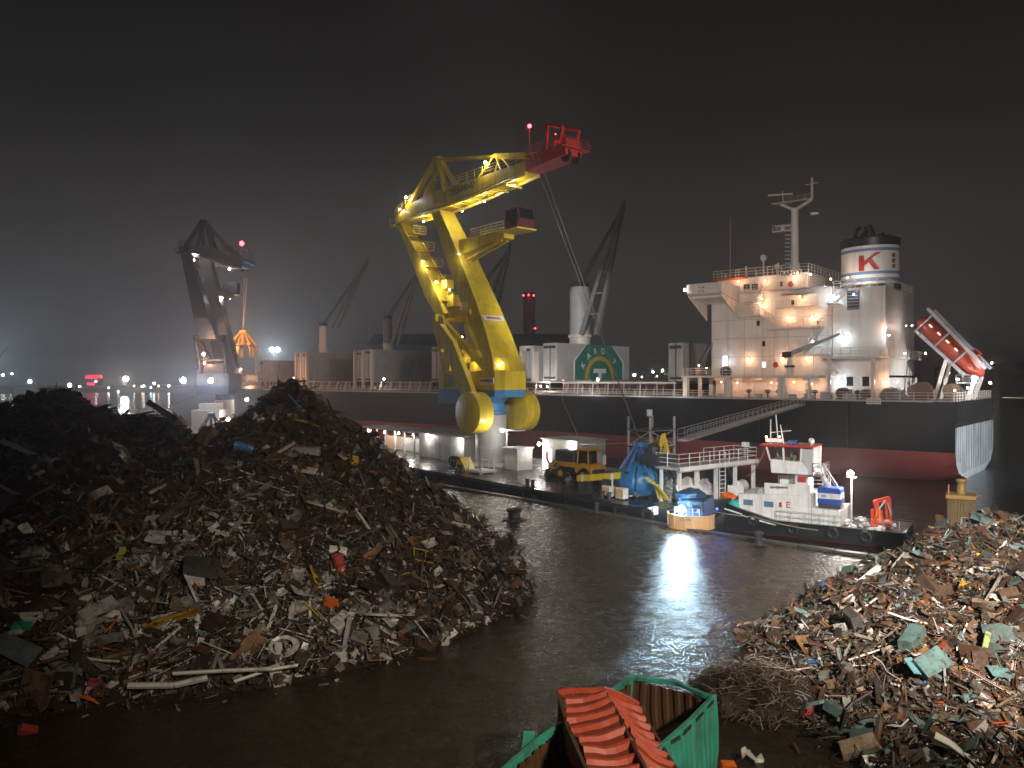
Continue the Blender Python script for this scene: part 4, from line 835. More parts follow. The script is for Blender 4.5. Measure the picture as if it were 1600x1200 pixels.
# deck cranes: pedestal housing, two-legged jib, wires
def deck_crane(px, ztop, jb, jt, dark, thin=False):
    s0 = SP(px, 560, 0).x; k = .55 if thin else 1.0; c = S(MB().lathe([(2.2*k, 9.9), (2.2*k, 19.2), (2.0*k, 19.3), (2.0*k, 20.6), (2.3*k, 20.7), (2.3*k, 21.2)], 24, Matrix.Translation((s0, 0, 0))), 'crane_pedestal', WHT, smooth=True)
    hz = MB().lathe([(1.95*k, 21.2), (1.95*k, ztop-1), (1.7*k, ztop)], 24, Matrix.Translation((s0, 0, 0))); hz.build('crane_housing', dark if thin else HG, c, smooth=True)
    b0 = SP(jb[0], jb[1], 1.5); b1 = SP(jt[0], jt[1], 0); d_ = V((.9, .6, 0)); m = MB()
    for sg in (-1, 1): m.bar(b0+d_*sg*1.3*k, b1+d_*sg*.25, .85*k, .9*k, .35, .4)
    for i in range(1, 6): q = b0+(b1-b0)*i/6; w = 1.3*k*(1-i/6)+.25; m.bar(q-d_*w, q+d_*w, .25, .25)
    m.bar(b1-V((0, 0, .4)), b1+(b1-b0).normalized()*1.6, .8, .8, .3, .3)
    m.build('crane_jib', JD, c)
    h0 = V((s0, 0, ztop)); w = MB()
    for y_ in (-.8, -.3, .3, .8): w.tube(h0+V((0, y_*k, .3)), b1+V((0, y_*.3, 0)), .07, n=5)
    for y_ in (-.3, .3): w.tube(b0+V((y_, y_, 1)), b1+V((0, y_*.3, -.8)), .05, n=5)
    w.build('crane_wire', WIRE, c)
    m = MB().bx(s0-1.2*k, s0+1.2*k, -1.4*k, 1.4*k, ztop, ztop+.9).tube((s0, -1.6*k, ztop+.6), (s0, 1.6*k, ztop+.6), .5*k); m.build('sheave_block', DRK, c)
    return c
JD = pm('jib_grey', (.19, .19, .19), .55, var=.2)
cc = deck_crane(906, 30.3, (920, 523), (972, 325), JD)
deck_crane(505, 26.5, (522, 512), (571, 412), WHT, True)
deck_crane(606, 27, (616, 540), (652, 425), JD, True)
deck_crane(742, 30.3, (757, 520), (794, 392), JD)
# ---------------------------------------------------------------- bridge house
NY = 9.0; F0, F1 = 16.0, 34.2
pl = S(MB().bx(15.6, 36.2, -15, 15, 13.0, 13.3), 'boat_deck', WHT, bevel=.03)
for x, y, w in ((35.6, 14.6, .7), (33.3, 14.6, .3), (29.0, 14.3, .9), (21.0, 14.2, 1.1), (17.2, 14.2, .3), (35.6, 6, .7)): MB().bx(x-w/2, x+w/2, y-.35, y+.35, 10, 13.0).build('deck_pillar', WHT, pl)
for x in (18, 23, 26, 31): MB().bx(x, x+.2, 9.1, 14.5, 12.6, 13.0).build('deck_beam', WHT, pl)
low = S(MB().bx(9.2, 33.8, -8.6, 8.4, 10, 13.0), 'lower_house', WHT)
for x, w in ((31, .9), (27.3, .8), (24.6, 1.2), (22.5, .8), (19, .9), (12.0, 1.4), (10.3, 1.4)):
    dd = MB().bx(x, x+w, 8.38, 8.46, 10.15, 12.2).build('door', GRY if x < 20 else WH2, low); MB().box((x+w*.8, 8.49, 11.1), (.08, .06, .2)).build('handle', DRK, dd)
m = MB()
for i in range(3): m.tube((32.4-i*.6, 8.7, 10), (32.4-i*.6, 8.7, 12.9), .07, n=6)
m.path([(29.8, 8.7, 10.2), (29.8, 8.7, 12.4), (26, 8.7, 12.5)], .06, 5); m.rail([(33, 9.1, 10), (23, 9.1, 10)], 1.0, 1.2, .03); m.build('pipework', WHT, low)
bh = S(MB().bx(F0, F1, -NY, NY, 13.3, 25.8), 'bridge_house', WHT, bevel=.03)
m = MB()
for z in (16.1, 18.9, 21.7): m.bx(F0-.03, F1+.03, NY, NY+.05, z, z+.07)
for x in (18.5, 22.1, 24.2, 26.0, 28.8, 31.5): m.bx(x, x+.05, NY, NY+.04, 13.4, 22)
m.build('wall_seam', GRY, bh)
upper = S(MB().bx(19.6, 33.4, -7, NY-.4, 25.8, 28.0), 'wheelhouse', WHT, bevel=.03)
def window(px, py, w, h, y, par, glass=GLS, frame=WHT):
    p = SP(px, py, y); f = MB()
    for sx in (-1, 1): f.box((p.x+sx*(w/2+.06), y+.04, p.z), (.12, .1, h+.24))
    for sz in (-1, 1): f.box((p.x, y+.04, p.z+sz*(h/2+.06)), (w, .1, .12))
    fo = f.build('window', frame, par); MB().box((p.x, y+.03, p.z), (w, .03, h)).build('pane', glass, fo); return fo
E_WIN = emi('lit_window', (.9, .95, 1), 1.6); E_WIN2 = emi('lit_window_warm', (1, .72, .5), .7)
for px, py, w, h in ((1185, 505, .5, .8), (1193.5, 537, .5, .8), (1239, 473, .45, .7), (1278, 504, .25, .8)): window(px, py, w, h, NY, bh)
for px, py, w, h in ((1194, 570, .55, .8), (1232, 569, .35, .8)): window(px, py, w, h, NY, bh, E_WIN)
MB().box(tuple(SP(1133, 566, NY+.03)), (.75, .05, 1.9)).build('door', E_WIN, bh)
for px in (1167, 1180): window(px, 448, 1.0, .85, NY-.4, upper, GLS)
window(1221, 444, .4, .7, NY-.4, upper); window(1148, 449, 1.2, .8, NY-.4, upper, E_WIN2)
for i in range(7): f = MB().box((33.45, -6+i*2.1, 27.9), (.1, 1.7, 1.1)).build('window', WHT, upper); MB().box((33.52, -6+i*2.1, 27.9), (.03, 1.5, .95)).build('pane', GLS, f)
S(MB().bx(28.6, 34.0, -7.6, NY, 28.0, 28.3), 'wheelhouse_roof', ORG, bevel=.03)
S(MB().bx(19.3, 28.5, -7.2, NY-.2, 28.0, 28.15), 'monkey_deck', WHT)
S(MB().rail([(34, NY-.2, 28.2), (28.5, NY-.3, 28.2), (19.4, NY-.4, 28.15), (19.4, -7, 28.15)], 1.3, 1.3, .045).rail([(34, NY-.2, 28.3), (34, -7.4, 28.3)], 1.3, 1.6, .045), 'roof_railing', WHT)
nb = S(MB().box(tuple(SP(1236, 427, NY-.25)), (3.1, .08, .95)), 'name_board', WH2)
q = SP(1236, 427, NY-.19); text_obj('lettering', 'KARO T', .82, BLK, nb, axes((-1, 0, 0), (0, 0, 1), q), .01, .03)
lb = MB().lathe([(.28, -.05), (.42, 0), (.28, .05)], 14, Matrix.Translation(SP(1235.5, 444, NY-.3)) @ Matrix.Rotation(PI/2, 4, 'X')); lb.build('lifebuoy', RED, upper)
MB().lathe([(.28, -.05), (.42, 0), (.28, .05)], 14, Matrix.Translation(SP(1212, 570, NY+.1)) @ Matrix.Rotation(PI/2, 4, 'X')).build('lifebuoy', RED, bh)
# bridge wings with sloping brackets
for sg in (1, -1):
    w = MB(); w.loft([[(29.6, sg*y, z0), (35.2, sg*y, z0), (35.2, sg*y, 27.0), (29.6, sg*y, 27.0)] for y, z0 in ((NY, 24.4), (15.2, 25.5))]); wg = S(w, 'bridge_wing', WHT, bevel=.04)
    m = MB()
    for x in (29.7, 34.9): m.prism([(x, sg*NY, 21.9), (x, sg*NY, 24.38), (x, sg*14.9, 25.4), (x, sg*14.9, 25.1)], (.18, 0, 0))
    for k in range(4): y = NY+1.2+k*1.3; m.bx(29.9, 34.9, sg*y-.06, sg*y+.06, 24.9-.5+.15*k, 25.2)
    m.build('wing_bracket', WHT, wg)
wsg = SP(1096, 452, 15.3); m = MB()
for k in range(4): an = PI/4+k*PI/2; m.bar(wsg+V((math.cos(an)*.25, .02, math.sin(an)*.25)), wsg+V((math.cos(an)*.55, .02, math.sin(an)*.55)), .28, .06)
m.build('wing_emblem', RED, wg)
# balconies, outside stairs, canopies
m = MB(); bal = S(m.bx(25.9, 29.2, NY, NY+1.6, 22.1, 22.3).bx(17.0, 24.6, NY, NY+1.9, 20.0, 20.25).bx(16.5, 29, NY-.4, NY+1.5, 25.7, 25.85).bx(17.2, 23.4, NY, NY+1.9, 22.95, 23.1), 'balcony', WHT, bevel=.02)
MB().rail([(29.2, NY+1.5, 22.3), (25.9, NY+1.5, 22.3)], 1.05, .8, .035).rail([(23.2, NY+1.8, 20.25), (17, NY+1.8, 20.25), (17, NY, 20.25)], 1.05, .8, .035).rail([(29, NY+1.4, 25.85), (16.5, NY+1.4, 25.85)], 1.05, 1.1, .035).rail([(23.3, NY+1.8, 23.1), (17.2, NY+1.8, 23.1)], 1.05, 1.0, .03).build('balcony_railing', WHT, bal)
for sa, sb_, w in (((25.9, NY+.9, 22.3), (23.0, NY+.9, 20.2), .8), ((19.5, NY+1.1, 16.3), (17.0, NY+1.1, 20.0), .8), ((14.6, NY+1.4, 13.4), (17.2, NY+1.4, 16.4), .8), ((16.3, NY+.9, 23.2), (13.0, NY+.9, 25.8), .8), ((25.6, NY+.8, 25.7), (28.4, NY+.8, 22.4), .7)): S(MB().stair(sa, sb_, w, (0, 1, 0)), 'outside_stair', WHT)
for bb in ((14.5, 16.0, NY, NY+1.8, 23.0, 23.2), (17.0, 19.6, NY, NY+1.7, 16.1, 16.3)): S(MB().bx(*bb), 'stair_landing', WHT)
for x0, x1, z in ((25.7, 29.0, 24.3), (18.2, 23.2, 25.1)): S(MB().prism([(x0, NY, z), (x1, NY, z), (x1-.6, NY+1.4, z-.35), (x0+.6, NY+1.4, z-.35)], (0, 0, .1)), 'canopy', WHT)
S(MB().rail([(36, 14.7, 13.3), (22, 14.7, 13.3)], 1.1, 1.3, .04).rail([(36.1, 14.7, 13.3), (36.1, -14.7, 13.3)], 1.1, 1.5, .04), 'boat_deck_railing', WHT)
m = MB().torus(SP(1134, 581, 14.0), .62, .25, Matrix.Rotation(PI/2, 3, 'X') @ Matrix.Rotation(.4, 3, 'Y'), 14, 6).box(SP(1134, 581, 13.9), (.9, .5, .5)); m.build('hose_reel', DRK, ship)
# funnel casing
cs = S(MB().bx(9.0, 15.9, -6, NY, 13.3, 25.4), 'engine_casing', WHT, bevel=.03); S(MB().bx(8.6, 16.2, -9, 13, 15.6, 15.85), 'casing_deck', WHT)
S(MB().rail([(16, 12.8, 15.85), (8.7, 12.8, 15.85), (8.7, -8.8, 15.85)], 1.1, 1.2, .04), 'casing_deck_railing', WHT)
for x in (9.4, 15.0): S(MB().bx(x, x+.4, 12.2, 12.7, 10, 15.6), 'casing_pillar', WHT)
q = SP(1333, 469, NY+.03); lv = MB().box(q, (1.6, .06, 2.6)).build('louvre', DRK, cs); m = MB()
for i in range(6): m.box(q+V((0, .05, -1.1+i*.44)), (1.5, .08, .1))
m.build('louvre_blade', GRY, lv)
for px in (1328, 1353): window(px, 596, .9, 1.3, 9.4, cs, GLS)
MB().bx(8.5, 15.9, 8.98, 9.4, 10.0, 15.58).build('casing_lower_wall', WHT, cs)
S(MB().rail([(15.8, NY-.1, 25.4), (9.1, NY-.1, 25.4), (9.1, -5.8, 25.4)], 1.1, 1.0, .04), 'casing_railing', WHT)
fx, fy = 12.6, 3.2
band = lambda z0, z1, k=1.0: MB().lathe([(3.9*k, z0), (3.9*k, z1)], 40, Matrix.Translation((fx, fy, 0)), 1.0, .78)
fn = S(MB().lathe([(3.88, 25.4), (3.88, 31.5)], 40, Matrix.Translation((fx, fy, 0)), 1, .78), 'funnel', WHT, smooth=True)
FB = pm('funnel_blue', (.13, .22, .40), .5, var=.12)
for z0, z1 in ((26.45, 26.95), (27.45, 27.85), (30.7, 31.1)): band(z0, z1, 1.004).build('funnel_band', FB, fn, smooth=True)
MB().lathe([(4.0, 31.5), (4.02, 32.6), (3.6, 32.8)], 40, Matrix.Translation((fx, fy, 0)), 1, .78).build('funnel_cap', BLK, fn, smooth=True)
MB().lathe([(4.0, 25.3), (4.0, 26.1)], 40, Matrix.Translation((fx, fy, 0)), 1, .78).build('funnel_base', DRK, fn, smooth=True)
m = MB()
for x, y, r_, h, ln in ((13.9, 3.6, .8, 34.3, 1.0), (12.8, 2.8, .55, 34.8, -.2), (12.0, 4.0, .35, 34.0, -.4), (10.9, 3.4, .5, 33.4, -.3), (10.2, 2.4, .4, 33.2, -.6)): m.tube((x, y, 32), (x, y, h-.6), r_, n=12).tube((x, y, h-.65), (x-ln*.6, y, h), r_, n=12)
m.build('exhaust_pipe', BLK, fn, smooth=True)
# letter on the funnel, bent round it
KM = [[(-1.0, 0), (-.38, 0), (-.38, 2.3), (-1.0, 2.3)], [(-.38, .72), (-.38, 1.42), (.85, 2.62), (1.62, 2.75)], [(.02, 1.42), (.45, 1.85), (1.45, .1), (.8, .1)]]
m = MB()
def wrap(u, z):
    an = math.radians(96)+u/3.5; d_ = V((math.cos(an)*3.93, math.sin(an)*3.93*.78, 0)); return V((fx, fy, z))+d_
for poly in KM:
    f = [wrap(u+.1, 27.95+z*.93) for u, z in poly]; g_ = [p+V((p.x-fx, p.y-fy, 0)).normalized()*.05 for p in f]
    m.add(f+g_, [(0, 1, 2, 3), (4, 5, 6, 7)]+[(i, (i+1) % 4, 4+(i+1) % 4, 4+i) for i in range(4)])
m.build('funnel_letter', RED, fn)
m = MB()
for k in range(3): m.box(wrap(3.45, 28.5+k*.75), (.35, .35, .55))
m.build('funnel_vent', DRK, fn)
# radar mast, domes, aerials
q = SP(1242, 420, 2.0); mx_ = q.x
ms = S(MB().lathe([(.62, 28.1), (.55, 38.6), (.7, 39.0)], 14, Matrix.Translation((mx_, 2, 0))), 'radar_mast', WHT, smooth=True)
MB().bx(mx_+.3, mx_+3.2, 1.2, 2.8, 35.6, 35.75).rail([(mx_+.4, 2.8, 35.7), (mx_+3.2, 2.8, 35.7)], .9, .8, .03).build('radar_platform', WHT, ms); m = MB().bar((mx_, 2, 38.7), (mx_+2.2, 2, 40.0), .4).bar((mx_, 2, 38.7), (mx_-2.6, 2, 40.0), .4).bx(mx_+.8, mx_+3.4, 1.2, 2.8, 40.0, 40.12).tube((mx_-2.6, 2, 40), (mx_-2.6, 2, 43.3), .2).bar((mx_-3.6, 2, 42.4), (mx_-1.6, 2, 42.4), .12).tube((mx_+1.9, 2, 40), (mx_+1.9, 2, 42.0), .07).bx(mx_-2.4, mx_+2.4, 1.7, 2.3, 40.1, 40.2)
m.rail([(mx_-2.4, 1.5, 40.2), (mx_+2, 1.5, 40.2)], .9, 1, .03); m.build('mast_yard', WHT, ms)
m = MB().bar((mx_+.6, 1.2, 41.5), (mx_+4.0, 2.6, 41.5), .3, .25).bar((mx_+.9, 1.6, 36.6), (mx_+3.0, 2.4, 36.6), .25, .22).tube((mx_+1.9, 2, 35.7), (mx_+1.9, 2, 36.6), .3).box((mx_-3.0, 2, 37.8), (1.2, .4, .35)); m.build('radar_scanner', WHT, ms)
m = MB()
for k in range(10): z = 30+k*.62; m.bar((mx_+.6, 2.3, z), (mx_+1.4, 2.3, z+.1), .12, .2)
m.build('mast_step', GRY, ms)
for px, h, r_ in ((1193, 404, .5), (1214, 418, .45)):
    q = SP(px, h, 6.5); ad = S(MB().tube((q.x, 6.5, 28.1), (q.x, 6.5, q.z-.3), .12), 'aerial_post', WHT); MB().ball((q.x, 6.5, q.z+.1), r_, 12, 1.1).build('radome', WH2, ad, smooth=True)
q = SP(1141, 340, 7); S(MB().tube((q.x, 7, 27), (q.x, 7, q.z), .07, .03), 'whip_aerial', GRY)
m = MB()
for i in range(6): x = 33.5-i*1.7; m.tube((x, 5.5, 28.2), (x, 5.5, 29.4+.5*(i % 3)), .12, n=6)
S(m, 'vent_post', WHT)
# provisions crane
q0 = SP(1234, 553, 12.5); q1 = SP(1311, 522, 12.5); pc = S(MB().tube((q0.x, 12.5, 13.3), (q0.x, 12.5, q0.z+.4), .4, .34, 12), 'provision_crane', WHT, smooth=True)
MB().bar(q0, q1, .5, .6, .25, .3).build('crane_jib', GRY, pc); MB().box(q0+V((.3, 0, -.1)), (1.3, .9, .8)).lathe([(.7, 0), (.7, .3)], 12, Matrix.Translation((q0.x, 12.5, q0.z-1.9))).build('slewing_gear', DRK, pc)
m = MB().bar(SP(1082, 590, 12), SP(1080, 533, 12), .7, .7, .5, .5).bar(SP(1090, 577, 12), SP(1111, 535, 12), .4, .4); S(m, 'store_crane', DRK)
# poop deck gear
def winch(x, y, r_, w):
    o = S(MB().lathe([(r_, -w/2), (r_, -w/2+.12), (r_*.72, -w/2+.14), (r_*.72, w/2-.14), (r_, w/2-.12), (r_, w/2)], 18, Matrix.Translation((x, y, 10+r_+.25)) @ Matrix.Rotation(PI/2, 4, 'X')), 'mooring_winch', RSTM, smooth=True)
    MB().bx(x-r_, x+r_, y-w/2-.9, y-w/2-.1, 10.02, 11.4).bx(x-r_, x+r_, y-w/2, y+w/2, 10.02, 10.25).build('winch_motor', RSTM, o)
winch(4.6, 8.6, 1.1, 1.8); winch(2.2, 3.0, 1.0, 2.2); winch(6.5, 4, .9, 1.6); winch(13.5, 12.2, .7, 1.6); winch(10.4, 12.6, .6, 1.2)
m = MB().lathe([(1.35, 0), (1.3, .8), (.8, 1.55), (.1, 1.75)], 16, Matrix.Translation((8.0, 10.4, 10.02))); S(m, 'covered_reel', pm('tarp_grey', (.16, .14, .13), .8, bump=.3, bscale=5), smooth=True)
for x, y, a_, b_ in ((15.3, 13.4, 1.4, 1.0), (17.6, 13.4, 1.0, .8), (12.2, 13.2, 1.8, .9), (19.8, 13.6, .8, .7), (24.5, 13.8, .7, .7), (30.2, 13.8, .8, .6)): S(MB().bx(x-a_/2, x+a_/2, y-.5, y+.5, 10.02, 10.02+b_), 'deck_locker', GRY, bevel=.04)
for x, y in ((16.6, 13.9), (21.6, 13.9), (11.2, 13.6), (26.0, 13.9), (23.2, 13.9)): S(MB().tube((x, y, 10), (x, y, 10.9), .12).lathe([(.15, 10.8), (.42, 11.0), (.35, 11.25), (.05, 11.35)], 12, Matrix.Translation((x, y, 0))), 'mushroom_vent', DRK)
q = SP(1365, 627, 14.2); sb = S(MB().box(q, (1.75, .06, .75)), 'warning_board', WH2); m = MB(); rr = random.Random(4)
for row, cnt in ((.14, 8), (-.14, 10)):
    for i in range(cnt): m.box(q+V((-.7+1.4*i/(cnt-1), .045, row)), (rr.uniform(.05, .1), .01, .16))
m.build('lettering', BLK, sb)
# lamps of the ship: (pixel, plane, kind, power, radius)
for px, py, y, k, pw, r_ in ((1133, 562, NY+.9, 'c', 90, .14), (1169, 561, NY+.5, 'w', 150, .2), (1224, 561, NY+.5, 'w', 170, .2), (1261, 560, NY+.5, 'w', 110, .16), (1154, 440, NY+.3, 'w', 110, .2), (1196, 439, NY+.1, 'w', 130, .18), (1241, 433, NY+.1, 'w', 150, .2), (1267, 429, NY+.1, 'n', 120, .16), (1298, 436, NY-.6, 'w', 150, .2),
                            (1187, 476, NY+.9, 'w', 110, .12), (1190, 467, NY+.9, 'w', 110, .16), (1250, 464, NY+1.0, 'w', 170, .18), (1270, 496, NY+.5, 'w', 150, .18), (1232, 496, NY+.5, 'w', 120, .16), (1300, 463, NY+1.0, 'c', 200, .26), (1316, 527, NY+.7, 'c', 190, .26), (1389, 524, 9.3, 'c', 180, .18), (1384, 512, 9.3, 'w', 90, .12),
                            (1425, 509, 2.0, 'c', 120, .16), (1416, 509, 4.0, 'w', 90, .12), (1414, 552, 9.5, 'w', 160, .18), (1446, 552, 4.0, 'w', 130, .22), (1092, 571, 14.2, 'w', 120, .18), (1104, 575, 14.2, 'w', 90, .15), (1127, 597, 11, 'w', 120, .16), (1152, 598, 11, 'w', 90, .12), (1268, 600, 10, 'w', 110, .18), (1314, 596, 10.2, 'c', 130, .18), (1386, 596, 10, 'w', 120, .2), (1270, 534, NY+1.2, 'c', 110, .14),
                            (1240, 597, 10, 'w', 90, .1), (1205, 598, 10, 'w', 90, .1), (1402, 597, 9, 'c', 90, .14), (1334, 460, NY+.4, 'c', 40, .1), (1324, 434, 6.9, 'n', 90, .1)):
    lamp(ship, SP(px, py, y), k, pw*(1.2 if py > 590 else .95 if 460 < py < 500 else .65), r_*.6, (0, 1, -.25))
light(SP(1350, 437, 8.3), NEUT, 220, .2, ship)
lamp(ship, SP(855, 604, 13.5), 'n', 420, .14, (0, 1, .1)); lamp(ship, SP(934, 593, 9.0), 'n', 90, .22, (-.4, 1, 0)); lamp(ship, SP(845, 603, 12), 'n', 260, .1, (0, 1, .2)); light(SP(985, 612, 17.5), NEUT, 260, .2, ship); light(SP(910, 612, 17.5), NEUT, 260, .2, ship); light(SP(1050, 612, 17.5), NEUT, 160, .2, ship)
lamp(ship, SP(600, 592, 14), 'n', 160, .22, (0, 1, 0)); lamp(ship, SP(459, 591, 14), 'w', 420, .2, (.3, 1, 0))
light(SP(418, 580, 18), WARM, 1100, .4, ship); light(SP(496, 530, 6), WARM, 260, .3, ship); light(SP(386, 588, 9), WARM, 2600, .4, ship); light(SP(392, 622, 22), WARM, 900, .4, ship)  # bare lights added to brighten the bow and forward deck, without fixtures
# searchlight on the wing
lamp(ship, SP(1070, 453, 15.5), 'n', 0, .18, (1, .4, -.2)); S(MB().bar(SP(1070, 456, 15.5), SP(1076, 456, 15.0), .1), 'lamp_bracket', WHT); ql = SO+a2*SP(1068, 453, 15.9).x-b2*15.9; ql.z = 26.6
spot('searchlight', ql, (8, 142, 10), 420000, (1, .98, .92), 4, .3, .12)
# ---------------------------------------------------------------- free-fall lifeboat on its ramp
lb0 = SO+a2*12.0-b2*(-1.0); q0 = SP(1436, 500, -1.0); q1 = SP(1530, 588, -1.0)
ST = Matrix.Translation(SO) @ Matrix.Rotation(SA, 4, 'Z')
u_ = (q1-q0).normalized(); vv_ = V((0, 1, 0)); nn_ = vv_.cross(u_).normalized(); nn_ = nn_ if nn_.z > 0 else -nn_
rp = MB()
for y in (-1.9, 1.9): rp.bar(q0+vv_*y+nn_*2.1, q1+vv_*y+nn_*1.5, .35, .45)
for y in (-1.3, 1.3): rp.bar(q0+u_*1.0+vv_*y-nn_*1.2, q1-u_*1.2+vv_*y-nn_*1.0, .3, .4)
for k in (0.1, .4, .7): p = q0+(q1-q0)*k; rp.bar(p+vv_*1.9+nn_*2.1, p+vv_*1.4-nn_*1.2, .2, .2).bar(p-vv_*1.9+nn_*2.1, p-vv_*1.4-nn_*1.2, .2, .2).bar(p-vv_*1.4-nn_*1.2, p+vv_*1.4-nn_*1.2, .2)
S(rp, 'lifeboat_ramp', GRY)
m = MB()
for y in (-2.0, 2.0): m.bar((.8, y-1, 10), q1+vv_*y, .4, .5).bar((4.8, y-1, 10), q0+(q1-q0)*.62+vv_*y*.8-nn_*1.2, .35, .4)
m.bx(-.2, 2.2, -2.6, .8, 12.2, 12.35); m.rail([(-.2, .8, 12.35), (2.2, .8, 12.35)], 1, .8, .04); S(m, 'ramp_support', WHT)
t = thing('lifeboat', 'orange enclosed free fall lifeboat tilted stern down on its ramp', 'lifeboat', (0, 0, 0)); t.matrix_basis = ST
LBO = pm('lifeboat_orange', (.36, .045, .018), .4, var=.12, dirt=(.25, .05, .03), damt=.3); L_ = (q1-q0).length
rg = []
for k, (w, h0, h1) in ((.02, (1.1, .5, .9)), (.10, (1.5, .9, 1.35)), (.35, (1.65, 1.05, 1.5)), (.62, (1.6, 1.05, 1.75)), (.76, (1.45, 1.0, 2.0)), (.88, (1.1, .8, 1.75)), (.97, (.6, .4, 1.2)), (1.02, (.15, .1, .7))):
    p = q0+(q1-q0)*k; rg.append([p+vv_*w*c+nn_*(h1*s if s > 0 else h0*s) for c, s in [(math.cos(PI*2*i/14), math.sin(PI*2*i/14)) for i in range(14)]])
MB().loft(rg).build('lifeboat_hull', LBO, t, smooth=True)
m = MB()
for k in (.18, .32, .46, .60): p = q0+(q1-q0)*k+nn_*.65; m.box(p+vv_*1.52, (.55, .10, .22), Matrix((u_, vv_, nn_)).transposed())
m.build('port_light', emi('port_glow', (1, .8, .6), 1.1), t); p = q0+(q1-q0)*.77+nn_*2.0; MB().box(p, (1.0, 1.3, .7), Matrix((u_, vv_, nn_)).transposed()).build('steering_cupola', LBO, t, bevel=.1); MB().box(p+vv_*.66, (.6, .04, .35), Matrix((u_, vv_, nn_)).transposed()).build('cupola_window', GLS, t)
for qx, k, pw, r_ in (((1521, 590), 'c', 230, .24), ((1547, 598), 'w', 180, .16)): lamp(ship, SP(*qx, 1.6), k, pw, r_, (-.6, .6, 0))
lamp(ship, SP(1512, 606, 4), 'n', 90, .12, (0, 1, 0)); lamp(ship, SP(1492, 610, 5), 'n', 60, .1, (0, 1, 0))
# gangway from the pontoon tower up to the deck
def wpath(nm, label, cat, pts, r, mt=ROPE, sag=0, group=None, n=10):
    P_ = []
    for a, b in zip(pts, pts[1:]):
        a = V(a); b = V(b)
        for i in range(n): u = i/n; P_.append(a+(b-a)*u-V((0, 0, sag*4*u*(1-u))))
    P_.append(V(pts[-1])); return tag(MB().path(P_, r, 5).build(nm, mt), label, cat, group)
SW = lambda px, py, y: ST @ SP(px, py, y)
ga, gb = WP(1066, 688, 71.5), SW(1252, 632, 15.3); gw = thing('gangway', 'long grey gangway sloping from the pontoon tower up to the ship side', 'gangway', (0, 0, 0))
MB().bar(ga, gb, 1.0, .22).build('walkway', GRY, gw); d_ = (gb-ga).normalized(); sd = V((0, 0, 1)).cross(d_).normalized()*.48
for sg in (-1, 1):
    m = MB(); up_ = V((0, 0, 1.0)); m.tube(ga+sd*sg+up_, gb+sd*sg+up_, .04, n=5).tube(ga+sd*sg+up_*.5, gb+sd*sg+up_*.5, .03, n=5); n_ = 24
    for i in range(n_+1): q = ga+(gb-ga)*i/n_+sd*sg; m.tube(q, q+up_, .03, n=4)
    m.build('handrail', GRY, gw)
# mooring lines
wpath('mooring_line', 'mooring line from the pontoon tower along the red hull to the crane', 'mooring line', [WP(1062, 683, 70), WP(878, 693, 84)], .05, ROPE, .3)
wpath('mooring_line', 'thin line hanging from the ship rail right of the counterweight drum', 'mooring line', [SW(878, 622, 15.2), WP(906, 688, 84)], .05, ROPE, .1)
wpath('mooring_line', 'stern line running from the transom off to the shore', 'mooring line', [SW(1566, 621, -9), (132, 122, 9.6)], .07, ROPE, .4)
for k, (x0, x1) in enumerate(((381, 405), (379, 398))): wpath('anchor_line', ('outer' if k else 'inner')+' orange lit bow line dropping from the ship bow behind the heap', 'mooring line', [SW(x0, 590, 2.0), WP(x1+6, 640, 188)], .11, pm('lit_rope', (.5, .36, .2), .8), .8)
wpath('mooring_line', 'long pale line sagging across the dark water left of the far crane', 'mooring line', [WP(215, 640, 200), WP(330, 606, 160)], .06, ROPE, 1.2)
# ================================================================ RAILED PLATFORM ON THE PONTOON END
t = thing('work_platform', 'white railed work platform on posts at the pontoon end under the gangway', 'platform', on_pontoon(0, 0, 2.7), PRZ)
m = MB().bx(.5, 3.0, -14.5, -3.6, 2.75, 2.95).bx(.42, .5, -14.5, -3.6, 2.6, 3.0); m.build('platform_deck', GRY, t)
MB().bar((.46, -3.6, 2.86), (.46, -14.5, 2.86), .12, .34).build('edge_beam', WH2, t)
MB().rail([(3, -3.7, 2.95), (.6, -3.7, 2.95), (.6, -14.4, 2.95), (3, -14.4, 2.95), (3, -10, 2.95)], 1.1, 1.35, .04).build('railing', WH2, t)
for y in (-4.0, -6.2, -8.8, -11.5, -14.2):
    for x, w in ((.8, .26), (2.7, .22)): MB().bar((x, y, 0), (x, y, 2.75), w, w).build('platform_post', WH2, t)
m = MB()
for i in range(7): m.bar((.9, -9.5, .4+i*.36), (.9, -10.2, .4+i*.36), .05)
m.bar((.9, -9.45, 0), (.9, -9.45, 3.9), .06).bar((.9, -10.25, 0), (.9, -10.25, 3.9), .06); m.build('ladder', WH2, t)
MB().box((1.6, -14.2, 4.25), (.5, .5, .4)).build('lamp_box', WH2, t)
t = thing('gangway_tower', 'tall dark lattice tower that carries the lower end of the gangway', 'tower', on_pontoon(6.8, 7.4), PRZ)
m = MB(); hT = 5.6
for x in (-1.3, 1.3):
    for y in (-1.6, 1.6): m.bar((x, y, 0), (x, y, hT+1.2), .16)
for z in (1.4, 2.8, 4.2, hT):
    for x in (-1.3, 1.3): m.bar((x, -1.6, z), (x, 1.6, z), .1).bar((x, -1.6, z-1.4), (x, 1.6, z), .07)
    for y in (-1.6, 1.6): m.bar((-1.3, y, z), (1.3, y, z), .1).bar((1.3, y, z-1.4), (-1.3, y, z), .07)
